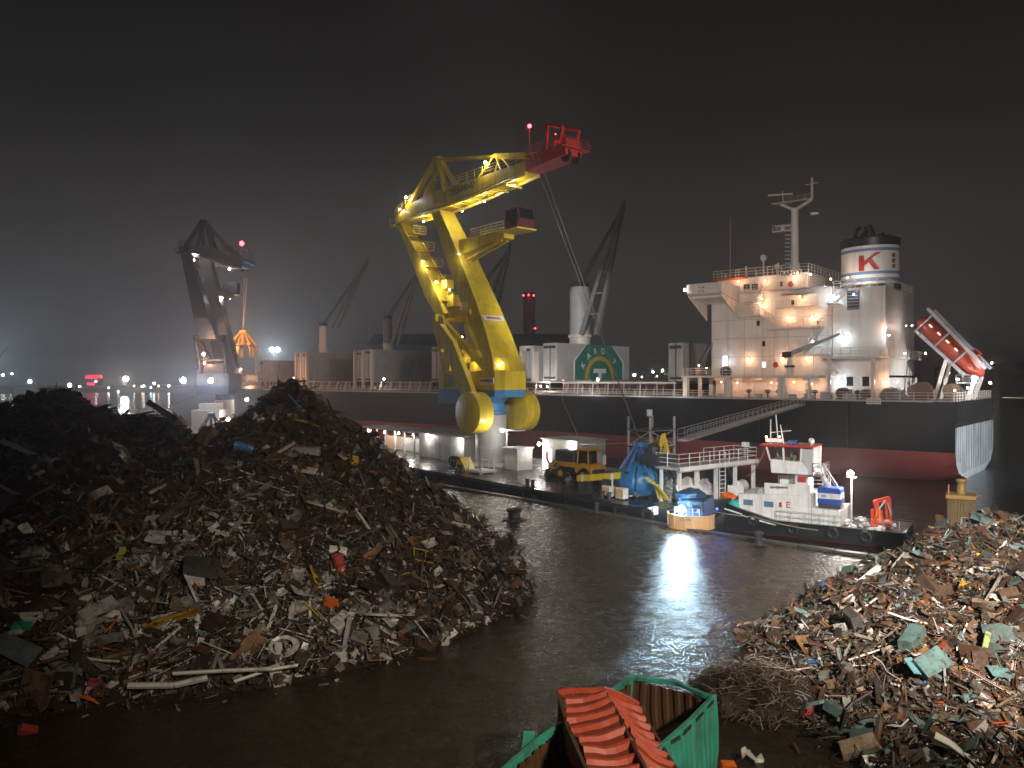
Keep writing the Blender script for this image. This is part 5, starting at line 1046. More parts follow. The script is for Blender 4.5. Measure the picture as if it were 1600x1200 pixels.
m.build('lattice', GRY, t); MB().bx(-1.4, 1.4, -1.7, 1.7, 4.05, 4.12).bx(-1.4, 1.4, -1.7, 1.7, hT, hT+.08).build('landing', DRK, t); MB().stair((-3.4, .2, 0), (-1.2, .2, 4.1), .8, (0, 1, 0)).build('stairway', GRY, t); MB().box((.2, 0, hT+1.5), (.35, .35, .6)).build('lamp_head', WH2, t)
t = thing('hydraulic_pack', 'yellow and dark hydraulic machine standing behind the platform railing', 'machine', on_pontoon(3.4, 5.0, 5.66), PRZ)
MB().bar((-.3, -.5, 0), (.1, -.2, 2.6), .35, .35, .2, .2).bar((.5, .2, 0), (.1, -.1, 2.5), .3, .3, .2, .2).bar((-.5, .5, .6), (.6, .5, 1.2), .25).build('yellow_arm', YEL, t); MB().bx(-.8, .9, -.7, 1.6, 0, .9).lathe([(.5, .9), (.55, 1.5), (.3, 1.8)], 12, Matrix.Translation((.2, .9, 0))).build('pump_block', DRK, t)
t = thing('gear_stack', 'heap of pale tarpaulined gear under the railed platform', 'gear', on_pontoon(2.2, 7.0), PRZ)
crumple(MB().lathe([(1.4, 0), (1.5, .5), (1.2, 1.2), (.4, 1.7), (.05, 1.75)], 14), .12, 5).build('tarpaulin', WH2, t, smooth=True)
crumple(MB().lathe([(1.0, 0), (1.0, .6), (.7, 1.1), (.05, 1.4)], 12), .12, 6).build('grey_tarpaulin', GRY, t, loc=(.2, -2.4, 0), smooth=True)
t = thing('yellow_pipe_stack', 'bundle of yellow valves and pipes beside the blue grab', 'pipework', on_pontoon(2.4, 3.0), PRZ)
for k in range(4): MB().path([(-.6+.35*k, -.9, .2), (-.6+.35*k, -.2, .9+.2*k), (-.5+.35*k, .5, 1.5+.15*k)], .09, 6).lathe([(.2, 0), (.2, .12)], 8, Matrix.Translation((-.5+.35*k, .5, 1.5+.15*k))).build('pipe', YEL, t)
t = thing('spreader_beam', 'yellow lifting beam with white end plates left of the blue grab', 'lifting beam', on_pontoon(8.2, 2.2), PRZ+.25)
MB().bar((-2.2, 0, 1.9), (2.2, 0, 1.3), .4, .55).build('beam', YEL, t)
for x, z in ((-1.4, 1.6), (1.6, 1.2)): MB().box((x, .26, z-.35), (.25, .06, 1.6)).build('end_plate', WH2, t)
MB().bx(-1.4, -.6, -.5, .4, 0, 1.5).bx(1.0, 1.9, -.5, .4, 0, 1.1).build('trestle', DRK, t)
for k, (e_, n_, lb_) in enumerate(((6.9, 2.0, 'left white panel box at the foot of the blue grab'), (5.3, 2.0, 'right white panel box at the foot of the blue grab'))):
    t = thing('control_box', lb_, 'box', on_pontoon(e_, n_), PRZ)
    MB().bx(-.5, .5, -.3, .3, .1, 1.0).build('cabinet', WH2, t, bevel=.03); MB().bx(-.4, -.03, .3, .33, .2, .9).bx(.03, .4, .3, .33, .2, .9).build('door', BUFF, t)
t = thing('tilted_hatch_lid', 'white tilted hatch lid leaning by the pontoon end above the small boat', 'lid', on_pontoon(.6, 4.8, 2.72), PRZ)
MB().box((0, -.4, .75), (.12, 3.0, 1.4), Euler((.10, .5, 0)).to_matrix()).build('lid_panel', WH2, t, bevel=.02); MB().bar((.1, -1.6, 0), (.5, -1.6, 1.0), .1).bar((.1, .8, 0), (.5, .8, 1.0), .1).build('prop', DRK, t)
# ---------------------------------------------------------------- wheel loader on the pontoon (faces along the quay, away from the grab)
t = thing('wheel_loader', 'yellow wheel loader with lowered bent arm parked on the pontoon', 'wheel loader', on_pontoon(16.4, 7.4), PRZ+.12)
LY = pm('loader_yellow', (.70, .34, .02), .45, var=.12, dirt=(.15, .09, .04), damt=.5)
MB().prism([(-2.5, -.95, .9), (-.3, -.95, .9), (-.3, -.95, 1.55), (-1.2, -.95, 1.9), (-2.5, -.95, 1.75)], (0, 1.9, 0)).build('engine_cover', LY, t, bevel=.06)
MB().bx(-.3, 2.3, -.6, .6, .75, 1.35).bx(-2.7, -2.45, -.9, .9, .6, 1.3).build('chassis', DRK, t, bevel=.05)
MB().bx(.0, 2.0, -.8, .8, 1.35, 1.85).build('front_frame', LY, t, bevel=.05); MB().bx(-.2, 2.4, -.95, .95, 1.86, 3.0).build('dark_load', DRK, t, bevel=.15)
cb = MB()
for x, y in ((-1.9, -.75), (-1.9, .75), (-.5, -.75), (-.5, .75)): cb.bar((x, y, 1.7), (x+(.1 if x < -1 else -.1), y*.93, 3.15), .11)
cb.bx(-2.0, -.4, -.82, .82, 3.1, 3.25); cb = cb.build('cab', LY, t, bevel=.02); MB().bx(-1.84, -.56, -.70, .70, 1.8, 3.1).build('cab_glass', GLS, cb); MB().bx(-2.1, -.5, -.8, .8, 3.26, 3.36).build('cab_roof', LY, cb, bevel=.03)
for x in (-1.55, 1.35):
    for y in (-1.05, 1.05):
        w = MB().torus((x, y, .72), .5, .24, Matrix.Rotation(PI/2, 3, 'X'), 20, 8).build('wheel', RUB, t, smooth=True); MB().lathe([(.36, -.16), (.4, 0), (.36, .16)], 16, Matrix.Translation((x, y, .72)) @ Matrix.Rotation(PI/2, 4, 'X')).build('rim', LY, w)
m = MB()
for y in (-.55, .55): m.bar((1.2, y, 2.0), (2.8, y, 1.75), .2, .32).bar((2.75, y, 1.8), (3.5, y, .55), .2, .3)
m.build('lift_arm', LY, t); MB().loft([[(3.3, y, .15), (4.3, y, .1), (4.4, y, .16), (3.5, y, .3), (3.35, y, 1.0), (3.22, y, 1.0)] for y in (-1.2, 1.2)]).build('bucket', DRK, t, bevel=.02)
MB().box((-2.75, -.7, 2.2), (.12, .4, .9)).build('mirror', WH2, t)
# ---------------------------------------------------------------- small boat with a buff bow at the quay
BD = V((.45, .893, 0)); B0 = V((12.5, 55.4, 0)); t = thing('mooring_boat', 'small rounded boat with buff bulwark and blue tarpaulin carrying a dazzling lamp', 'boat', B0, math.atan2(BD.y, BD.x))
def bowring(z, k=1.0, n=13):
    p = [(1.75-1.75*k*math.cos(a), 1.72*k*math.sin(a), z) for a in [(-PI/2+PI*i/(n-1)) for i in range(n)]]
    return p+[(5.2, 1.72*k, z), (5.2, -1.72*k, z)]
MB().loft([bowring(-.4, .8), bowring(.8, .95), bowring(2.0, 1.0)]).build('boat_hull', BLK, t, smooth=True)
def bulwark_seg(i0, i1):
    o, n_ = bowring(2.02, 1.0), bowring(2.02, .955); m = MB()
    rs = []
    for i in range(i0, i1+1): rs.append([o[i], n_[i], (n_[i][0], n_[i][1], 2.98), (o[i][0], o[i][1], 2.98)])
    return m.loft(rs).build('bulwark_panel', BUFF, t)
for i in range(0, 12, 2): bulwark_seg(i, i+2)
o_ = bowring(2.0, 1.012); m = MB()
for i in range(2, 12, 2): m.bar((o_[i][0], o_[i][1], 2.0), (o_[i][0], o_[i][1], 3.02), .07)
for z in (2.02, 2.98):
    for a, b in zip(o_[:13], o_[1:13]): m.bar((a[0], a[1], z), (b[0], b[1], z), .07)
m.build('bulwark_rib', BUFF, t)
for a in (1.72, -1.72): MB().bx(1.8, 5.2, a-.04, a+.04, 2.0, 2.6).build('side_bulwark', BLK, t)
TARP = pm('blue_tarpaulin', (.03, .10, .30), .5, var=.25, bump=.4, bscale=3); NAVY = pm('navy_paint', (.018, .05, .11), .5, var=.3, scale=2, dirt=(.03, .03, .03), damt=.6, streak=True)
MB().loft([[(1.35, -1.05, 2.3), (3.8, -1.35, 2.3), (3.7, -1.25, 4.1), (1.5, -.95, 3.9)], [(1.15, 0, 2.3), (3.8, 0, 2.3), (3.7, 0, 4.2), (1.3, 0, 4.0)], [(1.35, 1.05, 2.3), (3.8, 1.35, 2.3), (3.7, 1.25, 4.1), (1.5, .95, 3.9)]]).build('cuddy', NAVY, t, bevel=.1); dent(crumple(MB().lathe([(1.1, 0), (1.05, .3), (.6, .55), (.05, .6)], 12), .1, 8).build('tarpaulin', NAVY, t, loc=(2.6, .2, 4.05)), .08, 1.3)
MB().bx(1.22, 1.32, -.75, -.2, 3.2, 3.65).build('cuddy_window', GLS, t); MB().rail([(.5, -.9, 3.0), (.25, 0, 3.0), (.5, .9, 3.0)], .5, .6, .025, 1).build('pulpit_rail', GRY, t)
MB().bar((.85, .45, 2.2), (.85, .45, 3.2), .12).build('lamp_stand', DRK, t)
lamp(t, (.72, .45, 3.36), 'k', 1300, .27, (-1, .25, .05), off=.1)
q = Matrix.Translation(B0) @ Matrix.Rotation(math.atan2(BD.y, BD.x), 4, 'Z') @ V((.30, .45, 3.40)); spot('boat_floodlight', q, (3, 10, 9), 750, (.6, .87, 1), 95, .9, .2); lamp(t, (.45, -.8, 3.35), 'b', 30, .09, (-1, -.2, 0)); lamp(t, (2.4, -1.75, 3.3), 'b', 30, .09, (-.6, -1, 0)); lamp(t, (.8, .6, 4.1), 'b', 20, .05, (-1, .3, 0))
m = MB()
for i in range(5): a = 1.1+.0*i; m.bar((-.02+.02*i, -.45+.02*i, 2.72+.06*i), (-.02+.02*i, .35, 2.66+.06*i), .05)
m.build('bow_rope', ROPE, t)
b = thing('floodlight_box', 'white switch box on the quay edge left of the buff boat', 'box', GP(1023, 811, 2.0), .4)
MB().bx(-.22, .22, -.18, .18, .35, 1.0).build('cabinet', WH2, b, bevel=.02); MB().bar((0, 0, 0), (0, 0, .36), .1).build('foot', DRK, b); MB().bx(-.6, -.3, -.1, .1, .8, .95).build('bracket', WH2, b)
# ---------------------------------------------------------------- workboat (pusher) with white house and red crane
TB = V((18.1, 68.7, 0)); TD = (V((31.0, 60.0, 0))-TB); TL = TD.length; TRZ = math.atan2(TD.y, TD.x)
t = tug = thing('workboat', 'white housed black workboat with raised wheelhouse behind the right heap', 'workboat', TB, TRZ)   # local x: bow to stern, -y: near side
zs = lambda x: 3.0-1.75*min(1, x/6)**.8 if x < 6 else 1.25
rg = []
for x in (0, .6, 1.6, 3.2, 6, 10, TL-.4, TL):
    hb = 3.0*(.72+.28*min(1, x/2.2)); hb = hb if x < TL-.5 else 2.85; z = zs(x)
    rg.append([(x, -hb, z), (x, -hb*1.01, .2), (x+.5*(x < 1), -hb*.93, .02), (x+.9*(x < 1), -hb*.8, -.7), (x+.9*(x < 1), hb*.8, -.7), (x+.5*(x < 1), hb*.93, .02), (x, hb*1.01, .2), (x, hb, z)])
hl = MB(); hl.loft(rg, cap=True); hl.m = [0]*len(hl.f)
for fi, f in enumerate(hl.f[:-2]):
    if fi % 8 in (1, 2, 3, 4, 5): hl.m[fi] = 1
hob = hl.build('workboat_hull', [BLK, pm('boot_red', (.10, .025, .018), .5)], t, smooth=True)
st_ = MB()
for a, b in zip((1.7, 3.4), (3.4, 6.2)): st_.bar((a, -3.03, zs(a)-.42), (b, -3.03, zs(b)-.32), .04, .12)
st_.build('white_stripe', WH2, t)
m = MB()
for sg in (-1, 1):
    for a, b in zip((0, .6, 1.6, 3.2, 6, TL-.4), (.6, 1.6, 3.2, 6, TL-.4, TL)):
        w = lambda x: 3.0*(.72+.28*min(1, x/2.2)); m.bar((a, sg*w(a), zs(a)), (b, sg*w(b), zs(b)), .22, .16)
m.build('gunwale', BLK, t)
for y in (-1.75, 1.0):
    MB().prism([(-.35, y, .4), (.55, y, .4), (1.5, y, 2.6), (.75, y, 5.0), (-.1, y, 5.0), (-.35, y, 4.6)], (0, .7, 0)).build('push_knee', BLK, t, bevel=.05)
MB().rail([(6.2, -2.9, 1.3), (TL-.3, -2.85, 1.3)], .85, 1.1, .03, 1).build('railing', GRY, t)
for x in (.8, 4.4, 7.6, 10.6, 13.0): MB().torus((x, -3.18, zs(x)-.45), .36, .15, Matrix.Rotation(PI/2, 3, 'X'), 16, 7).build('fender_tyre', RUB, t, smooth=True)
MB().lathe([(.55, -.7), (.5, 0), (.55, .7)], 14, Matrix.Translation((2.2, .4, 3.4)) @ Matrix.Rotation(PI/2, 4, 'X')).bx(1.5, 2.9, -.9, -.8, 2, 3.6).build('anchor_winch', WH2, t)
x0, x1 = 4.1, 10.0
cab_ = MB().loft([[(x0, -2.35, 1.2), (x1, -2.35, 1.2), (x1, -2.35, 3.55), (x0, -2.35, 3.15)], [(x0, 2.2, 1.2), (x1, 2.2, 1.2), (x1, 2.2, 3.55), (x0, 2.2, 3.15)]]).build('deck_cabin', WH2, t, bevel=.05)
MB().prism([(6.3, -2.40, 3.3), (x1-.05, -2.40, 3.5), (x1-.05, -2.40, 4.35), (6.3, -2.40, 4.25)], (0, .08, 0)).build('name_bulwark', WH2, cab_)
m = MB(); rr = random.Random(3)
for i in range(9): m.box((6.85+i*.16, -2.42, 3.93+.008*i), (.11, .02, rr.choice((.2, .2, .16))))
m.build('name_lettering', BLK, cab_)
for x in (4.65, 6.35):
    f = MB().box((x+.3, -2.37, 2.5), (.95, .06, .62)).build('window', WH2, cab_); MB().box((x+.3, -2.41, 2.5), (.78, .03, .46)).build('pane', pm('curtain_glass', (.12, .19, .30), .15), f)
dr_ = MB().bx(7.25, 7.95, -2.40, -2.34, 1.35, 3.15).build('cabin_door', WH2, cab_); MB().bx(7.48, 7.7, -2.42, -2.40, 2.35, 2.75).build('red_notice', RED, dr_)
m = MB().bx(8.08, 8.14, -2.40, -2.36, 2.35, 2.85)
for z in (2.4, 2.6, 2.8): m.bx(8.14, 8.4, -2.4, -2.36, z-.04, z+.03)
m.build('wall_mark', RED, cab_)
MB().lathe([(.2, -.04), (.28, 0), (.2, .04)], 14, Matrix.Translation((5.9, -2.2, 3.42)) @ Matrix.Rotation(PI/2, 4, 'X')).build('porthole', GRY, cab_)
MB().bx(x1+.02, 12.2, -2.3, 2.0, 1.2, 2.5).build('engine_house', WH2, t, bevel=.05)
MB().rail([(6.3, 1.9, 3.4), (x1, 1.9, 3.6)], 1.0, 1.2, .03).bx(6.6, 9.4, 1.2, 1.25, 3.5, 4.5).build('roof_screen', WH2, t)
MB().bx(8.35, 9.45, -.75, .75, 3.3, 5.05).build('wheelhouse_pillar', WH2, t, bevel=.03)
MB().box((8.9, -.77, 4.55), (.7, .03, .5)).build('danger_board', RED, t)
CLR = pm('clear_glass', (.02, .03, .04), .05, spec=.3); CLR.node_tree.nodes['Principled BSDF'].inputs['Alpha'].default_value = .25
# wheelhouse: flared front, windows all round
zb, zt = 5.0, 7.25
wh = MB().loft([[(6.55, -1.35, zb), (9.55, -1.35, zb), (9.55, -1.35, zb+.35), (9.05, -1.35, zb+1.05), (6.45, -1.35, zb+1.15)], [(6.55, 1.35, zb), (9.55, 1.35, zb), (9.55, 1.35, zb+.35), (9.05, 1.35, zb+1.05), (6.45, 1.35, zb+1.15)]]).build('wheelhouse', WH2, t, bevel=.03)
for y in (-1.3, 1.3):
    for xb, xt in ((6.48, 6.15), (7.6, 7.55), (8.95, 9.0), (9.9, 9.95)): MB().bar((xb, y, zb+1.05 if xb < 9.5 else zb), (xt, y, zt), .13).build('window_post', WH2, wh)
MB().loft([[(9.08, y, zb+.05), (9.9, y, zb+.05), (9.93, y, zt-.02), (9.02, y, zt-.02)] for y in (-1.2, 1.2)]).build('rear_cabin', GRY, wh)
for xa, xb_ in ((6.55, 7.5), (7.7, 8.9)): MB().bx(xa-.08, xb_, -1.27, -1.25, zb+1.15, zt-.1).build('pane', CLR, wh)
MB().bx(5.75, 10.0, -1.75, 1.75, zt, zt+.16).build('wheelhouse_roof', RED, wh, bevel=.03)
m = MB().rail([(9.95, -1.5, zb), (10.6, -1.5, zb), (10.6, 1.5, zb)], 1.0, .6, .03); m.bx(9.55, 10.65, -1.6, 1.6, zb-.1, zb); m.build('rear_balcony', DRK, t); MB().stair((12.2, -1.2, 2.5), (10.6, -1.2, zb), .7, (0, 1, 0)).build('stairway', GRY, t)
MB().torus((10.4, -1.62, zb+.55), .3, .09, Matrix.Rotation(PI/2, 3, 'X')).build('lifebuoy', WH2, t)
m = MB().tube((6.4, -.9, zt+.1), (6.4, -.9, zt+2.2), .05).tube((6.9, -.4, zt+.1), (6.7, -.4, zt+2.6), .05).tube((7.5, -.9, zt+.1), (7.2, -.9, zt+1.8), .05).bar((6.4, -.9, zt+1.1), (8.0, -.5, zt+1.3), .05).bar((6.0, -1, zt+.45), (7.4, -.6, zt+.45), .2, .3)
m.build('aerial_mast', WH2, t); lamp(t, (6.15, -1.3, zt+.75), 'w', 8, .07, (-.5, -1, 0)); lamp(t, (7.2, -1.2, zt+.8), 'w', 8, .06, (0, -1, 0)); MB().ball((9.7, -.9, zt+.55), .25, 10).tube((9.7, -.9, zt+.1), (9.7, -.9, zt+.4), .05).build('search_lamp', WH2, t, smooth=True)
MB().box((8.2, -.7, zt+.35), (.7, .5, .3)).build('blue_cover', TARP, t)
# deck floodlight on a pole over the aft deck, red knuckle crane
MB().tube((12.55, .3, 1.2), (12.55, .3, 5.0), .07).bar((12.2, .3, 4.9), (12.9, .3, 4.9), .08).build('floodlight_pole', GRY, t); lamp(t, (12.5, .1, 5.2), 'n', 1300, .26, (.4, -1, -.35), off=.3)
MB().box((11.7, -1.0, 3.3), (.6, .3, .8)).build('switch_box', WH2, t)
kc = MB().lathe([(.5, 1.2), (.45, 2.2), (.36, 2.4), (.33, 3.0)], 12, Matrix.Translation((13.3, -.6, 0))).build('crane_base', ORG, t, smooth=True)
KR = pm('crane_red', (.75, .06, .03), .35, var=.1)
MB().bar((13.2, -.6, 2.9), (12.9, -.6, 4.0), .4, .45).bar((12.8, -.6, 3.8), (14.3, -.6, 4.4), .32, .4).bar((14.25, -.6, 4.4), (14.4, -.6, 1.9), .3, .36, .22, .25).bar((13.9, -.25, 4.1), (14.0, -.25, 2.1), .24).bar((12.75, -.95, 1.3), (12.7, -.95, 3.1), .3, .3).bx(12.5, 14.5, -1.3, .4, 1.22, 1.7).build('knuckle_boom', KR, kc, bevel=.02)
m = MB().tube((13.3, -.82, 3.1), (13.9, -.82, 4.1), .09).tube((14.1, -.82, 3.9), (14.5, -.82, 2.6), .08); m.build('hydraulic_ram', GRY, kc)
m = MB(); rr = random.Random(9)
for i in range(22): c = V((rr.uniform(10.9, TL-.6), rr.uniform(-2.6, 2.2), 1.35)); m.box(c, (rr.uniform(.15, .6), rr.uniform(.1, .5), rr.uniform(.1, .3)), Euler((rr.uniform(-.3, .3), rr.uniform(-.3, .3), rr.uniform(0, 3))).to_matrix())
m.build('deck_gear', WH2, t, kind='stuff')
for o in (kc, *kc.children):
    for v in o.data.vertices: v.co = V((13.3, -.6, 1.25))+(v.co-V((13.3, -.6, 1.25)))*.74
box_ = thing('deck_container', 'small box striped blue white blue on the workboat aft deck', 'container', Matrix.Translation(TB) @ Matrix.Rotation(TRZ, 4, 'Z') @ V((10.0, -1.35, 2.52)), TRZ)
BL3 = pm('box_blue', (.02, .07, .36), .45)
MB().bx(-.8, .95, -.7, .7, .35, 1.65).build('box_body', BL3, box_, bevel=.03); MB().bx(-.805, .955, -.715, .705, .78, 1.22).build('white_stripe', WH2, box_); MB().bx(-.75, .9, -.6, .6, 0, .35).build('skid', DRK, box_)
m = MB()
for i in range(4): m.box((-.45+i*.09, -.72, 1.0), (.05, .012, .18+.04*(i % 2)))
m.build('emblem', BL3, box_)
# cabin and deck gear stand a little nearer the bow than drawn above
for o in tug.children:
    n_ = o.name.split('.')[0]
    if n_ in ('workboat_hull', 'white_stripe', 'gunwale', 'push_knee', 'railing', 'fender_tyre', 'anchor_winch', 'deck_gear'): continue
    o.location.x += .25 if n_ == 'crane_base' else -1.2
# nets and rope heaps on the bow
def heap(name, label, loc, r_, h, mat_, seed):
    o = crumple(MB().lathe([(r_, 0), (r_*1.02, h*.3), (r_*.7, h*.8), (r_*.1, h)], 14), r_*.16, seed).build(name, mat_, None, loc=loc, smooth=True); return tag(o, label, 'rope heap')
TBM = Matrix.Translation(TB) @ Matrix.Rotation(TRZ, 4, 'Z')
heap('rope_heap', 'orange rope heap on the workboat bow between the black knees', TBM @ V((1.75, -1.6, 2.35)), .75, .75, ORG, 3); heap('rope_heap', 'turquoise rope heap on the workboat bow next to the orange one', TBM @ V((2.5, -2.1, 2.0)), .6, .6, pm('rope_teal', (.03, .42, .40), .7), 4)
wpath('tow_line', 'slack line from the platform corner to the workboat wheelhouse roof', 'tow line', [on_pontoon(1, 13.6, 4.2), TBM @ V((4.8, -.6, 7.3))], .04, ROPE, .5)
wpath('mooring_line', 'low line from the buff boat along the workboat side', 'mooring line', [WP(1085, 792, 56.5), WP(1180, 808, 62), TBM @ V((9.5, -3.1, .9))], .04, ROPE, .12)
# person in the wheelhouse
def person(name, label, loc, rz, top, vest):
    t = thing(name, label, 'person', loc, rz); me = bpy.data.meshes.new('body')
    J = [((0, 0, .95), .15), ((0, 0, 1.2), .16), ((0, 0, 1.42), .17), ((0, 0, 1.56), .06), ((0, .02, 1.66), .10), ((0, .02, 1.76), .085), ((.19, 0, 1.42), .07), ((.26, .02, 1.15), .05), ((.2, .22, 1.08), .04), ((-.19, 0, 1.42), .07), ((-.26, .02, 1.15), .05), ((-.2, .22, 1.08), .04), ((.10, 0, .88), .10), ((.11, .02, .48), .07), ((.11, -.02, .08), .05), ((.11, .12, .04), .045), ((-.10, 0, .88), .10), ((-.11, .02, .48), .07), ((-.11, -.02, .08), .05), ((-.11, .12, .04), .045)]
    E_ = [(0, 1), (1, 2), (2, 3), (3, 4), (4, 5), (2, 6), (6, 7), (7, 8), (2, 9), (9, 10), (10, 11), (0, 12), (12, 13), (13, 14), (14, 15), (0, 16), (16, 17), (17, 18), (18, 19)]
    me.from_pydata([j[0] for j in J], E_, []); o = bpy.data.objects.new('body', me); COL.objects.link(o); o.parent = t; o.modifiers.new('skin', 'SKIN')
    for i, (_, r_) in enumerate(J): me.skin_vertices[0].data[i].radius = (r_, r_)
    me.skin_vertices[0].data[0].use_root = True; s_ = o.modifiers.new('smooth', 'SUBSURF'); s_.levels = 1; s_.render_levels = 1; me.materials.append(top)
    MB().lathe([(.185, .98), (.20, 1.2), (.21, 1.4), (.12, 1.52)], 12, None, 1.05, .82).build('vest', vest, t, smooth=True); MB().lathe([(.105, 1.66), (.11, 1.72), (.06, 1.81), (.01, 1.82)], 12, Matrix.Translation((0, .02, 0))).build('hair', BLK, t, smooth=True)
    return t
HIV = pm('hi_vis_yellow', (.55, .75, .06), .6)
person('person', 'person in a yellow vest standing in the workboat wheelhouse', TBM @ V((7.2, -.9, 5.02)), TRZ+2.6, pm('dark_overall', (.02, .02, .03), .8), HIV)
# ---------------------------------------------------------------- quay furniture
def bollard(px, py, s, label):
    p = GP(px, py, 2.05); t = thing('bollard', label, 'bollard', p, .6)
    MB().lathe([(.62*s, 0), (.62*s, .08), (.48*s, .12), (.46*s, .5), (.62*s, .62), (.66*s, .78), (.5*s, .86)], 20).build('bollard_post', DRK, t, smooth=True); MB().box((0, 0, .02), (1.6*s, 1.6*s, .05)).build('base_plate', RSTM, t); return t
bollard(803, 811, .95, 'large round bollard on the wet quay near the big heap'); bollard(1186, 851, .45, 'small bollard on the quay edge in front of the workboat'); bollard(932, 801, .35, 'small pale bollard on the quay edge below the yellow lifting beam')
dp = WP(1502, 800, 44.0); t = thing('mooring_dolphin', 'brown sheet pile dolphin with yellow cap behind the right heap', 'dolphin', (dp.x, dp.y, -1), -.55); t.scale = (.68, .68, 1)
m = MB(); P2 = []; N2 = 9; w2 = .92
def sides():
    out = []
    for (ax_, ay), (bx_, by) in (((-w2, -w2), (w2, -w2)), ((w2, -w2), (w2, w2)), ((w2, w2), (-w2, w2)), ((-w2, w2), (-w2, -w2))):
        dx, dy = bx_-ax_, by-ay; L2 = math.hypot(dx, dy); nx, ny = dy/L2, -dx/L2
        for i in range(N2):
            for u, d2 in ((i/N2, 0), ((i+.25)/N2, 0), ((i+.4)/N2, .09), ((i+.8)/N2, .09)): out.append((ax_+dx*u+nx*d2, ay+dy*u+ny*d2))
    return out
sd_ = sides(); m.loft([[(x, y, 0) for x, y in sd_], [(x, y, 7.1) for x, y in sd_]]); m.build('sheet_piles', pm('pile_rust', (.13, .09, .04), .55, var=.35, scale=1, dirt=(.05, .03, .02), damt=.7, streak=True, bump=.2), t)
OCH = pm('ochre_paint', (.28, .17, .04), .5, var=.2, dirt=(.12, .07, .03), damt=.5); MB().bx(-1.12, 1.12, -1.12, 1.12, 7.1, 7.34).build('pile_cap', OCH, t, bevel=.03); MB().lathe([(.34, 7.34), (.28, 7.9), (.42, 8.1), (.36, 8.2)], 14).build('bollard', OCH, t, smooth=True); MB().tube((-.9, -.9, 7.3), (-.9, -.9, 7.9), .06).tube((.9, -.6, 7.3), (1.5, -.7, 7.35), .04).build('handle', OCH, t)
# ---------------------------------------------------------------- crushed containers in the foreground
R0 = GP(1117, 1092, 4.62); u1 = V((-.575, -.82, 0)).normalized(); u2 = V((-.82, .575, 0)).normalized()
def corrug(p0, p1, h, pitch=.28, dep=.05, th=.02):
    """upright corrugated steel panel from p0 to p1"""
    p0 = V(p0); p1 = V(p1); d = (p1-p0); L = d.length; d /= L; nn = V((d.y, -d.x, 0)) if abs(d.z) < .9 else V((1, 0, 0)); n_ = max(2, int(L/pitch)); f = []; bk = []
    for i in range(n_):
        for u, o in ((i/n_, 0), ((i+.3)/n_, 0), ((i+.45)/n_, 1), ((i+.85)/n_, 1)):
            q = p0+d*(u*L)+nn*(o*dep); f.append(q); bk.append(q+nn*th)
    f.append(p1); bk.append(p1+nn*th); m = MB(); up = V((0, 0, h)) if not isinstance(h, V) else h
    ring = f+bk[::-1]; return m.prism(ring, up)
t = thing('open_container', 'green open topped container with rusty brown inside beside the wire tangle', 'container', (R0.x, R0.y, 2.0)); Wd, Ln, Ht = 2.44, 6.2, 2.62
RIN = pm('rust_inside', (.11, .055, .026), .45, var=.4, scale=1.5, dirt=(.045, .025, .015), damt=.7, bump=.15); Q = lambda a, b, z: u1*a+u2*b+V((0, 0, z))
corrug(Q(0, 0, .12), Q(Ln, 0, .12), Ht-.2, .30, -.05).build('side_wall', TEAL, t); corrug(Q(0, .085, .14), Q(Ln, .085, .14), Ht-.26, .30, -.05, .012).build('inner_wall', RIN, t)
corrug(Q(0, Wd, .12), Q(Ln, Wd, .12), Ht-.2, .30, .05).build('side_wall', TEAL, t); corrug(Q(0, Wd-.08, .14), Q(Ln, Wd-.08, .14), Ht-.26, .30, .05, .012).build('inner_wall', RIN, t)
corrug(Q(0, .1, .12), Q(0, Wd-.1, .12), Ht-.16, .30, .05).build('end_wall', RIN, t)
fl = MB().add([tuple(Q(a, b, .2)) for a, b in ((.05, .05), (Ln, .05), (Ln, Wd-.05), (.05, Wd-.05))], [(0, 1, 2, 3)]); fl.build('container_floor', RIN, t)
# caved-in floor plate seen inside
corrug(Q(.15, .22, 2.3), Q(5.2, .22, 2.1), (u2*1.5+V((0, 0, -1.0))), .34, .04, .02).build('buckled_plate', RIN, t)
corrug(Q(.12, Wd-.15, .9), Q(3.5, Wd-.15, .6), (-u2*.9+V((0, 0, 1.2))*-.3+u2*0), .5, .03, .02).build('buckled_plate', RIN, t)
rl_ = MB()
for a, b in ((Q(0, 0, Ht), Q(Ln, 0, Ht)), (Q(0, Wd, Ht), Q(Ln, Wd, Ht)), (Q(0, 0, Ht), Q(-.25, Wd*.5, Ht+.12)), (Q(-.25, Wd*.5, Ht+.12), Q(0, Wd, Ht))): rl_.bar(a, b, .13, .13)
rl_.build('top_rail', TEAL, t, bevel=.015)
for a, b in ((0, 0), (0, Wd)): MB().bar(Q(a, b, 0), Q(a, b, Ht+.08), .16).build('corner_post', TEAL, t, bevel=.015)
m = MB()
for i in range(8): a = .25+i*.75; m.box(Q(a+.2, -.075, Ht), (.42, .02, .07), Matrix.Rotation(math.atan2(u1.y, u1.x), 3, 'Z'))
m.build('rail_slot', DRK, t)
m = MB().bar(Q(5.2, Wd+.10, Ht-.7), Q(4.6, Wd+.28, Ht+.12), .3, .07).bar(Q(5.5, Wd+.1, Ht-.7), Q(4.85, Wd+.24, Ht-.05), .16, .07); m.build('torn_flap', TEAL, t)
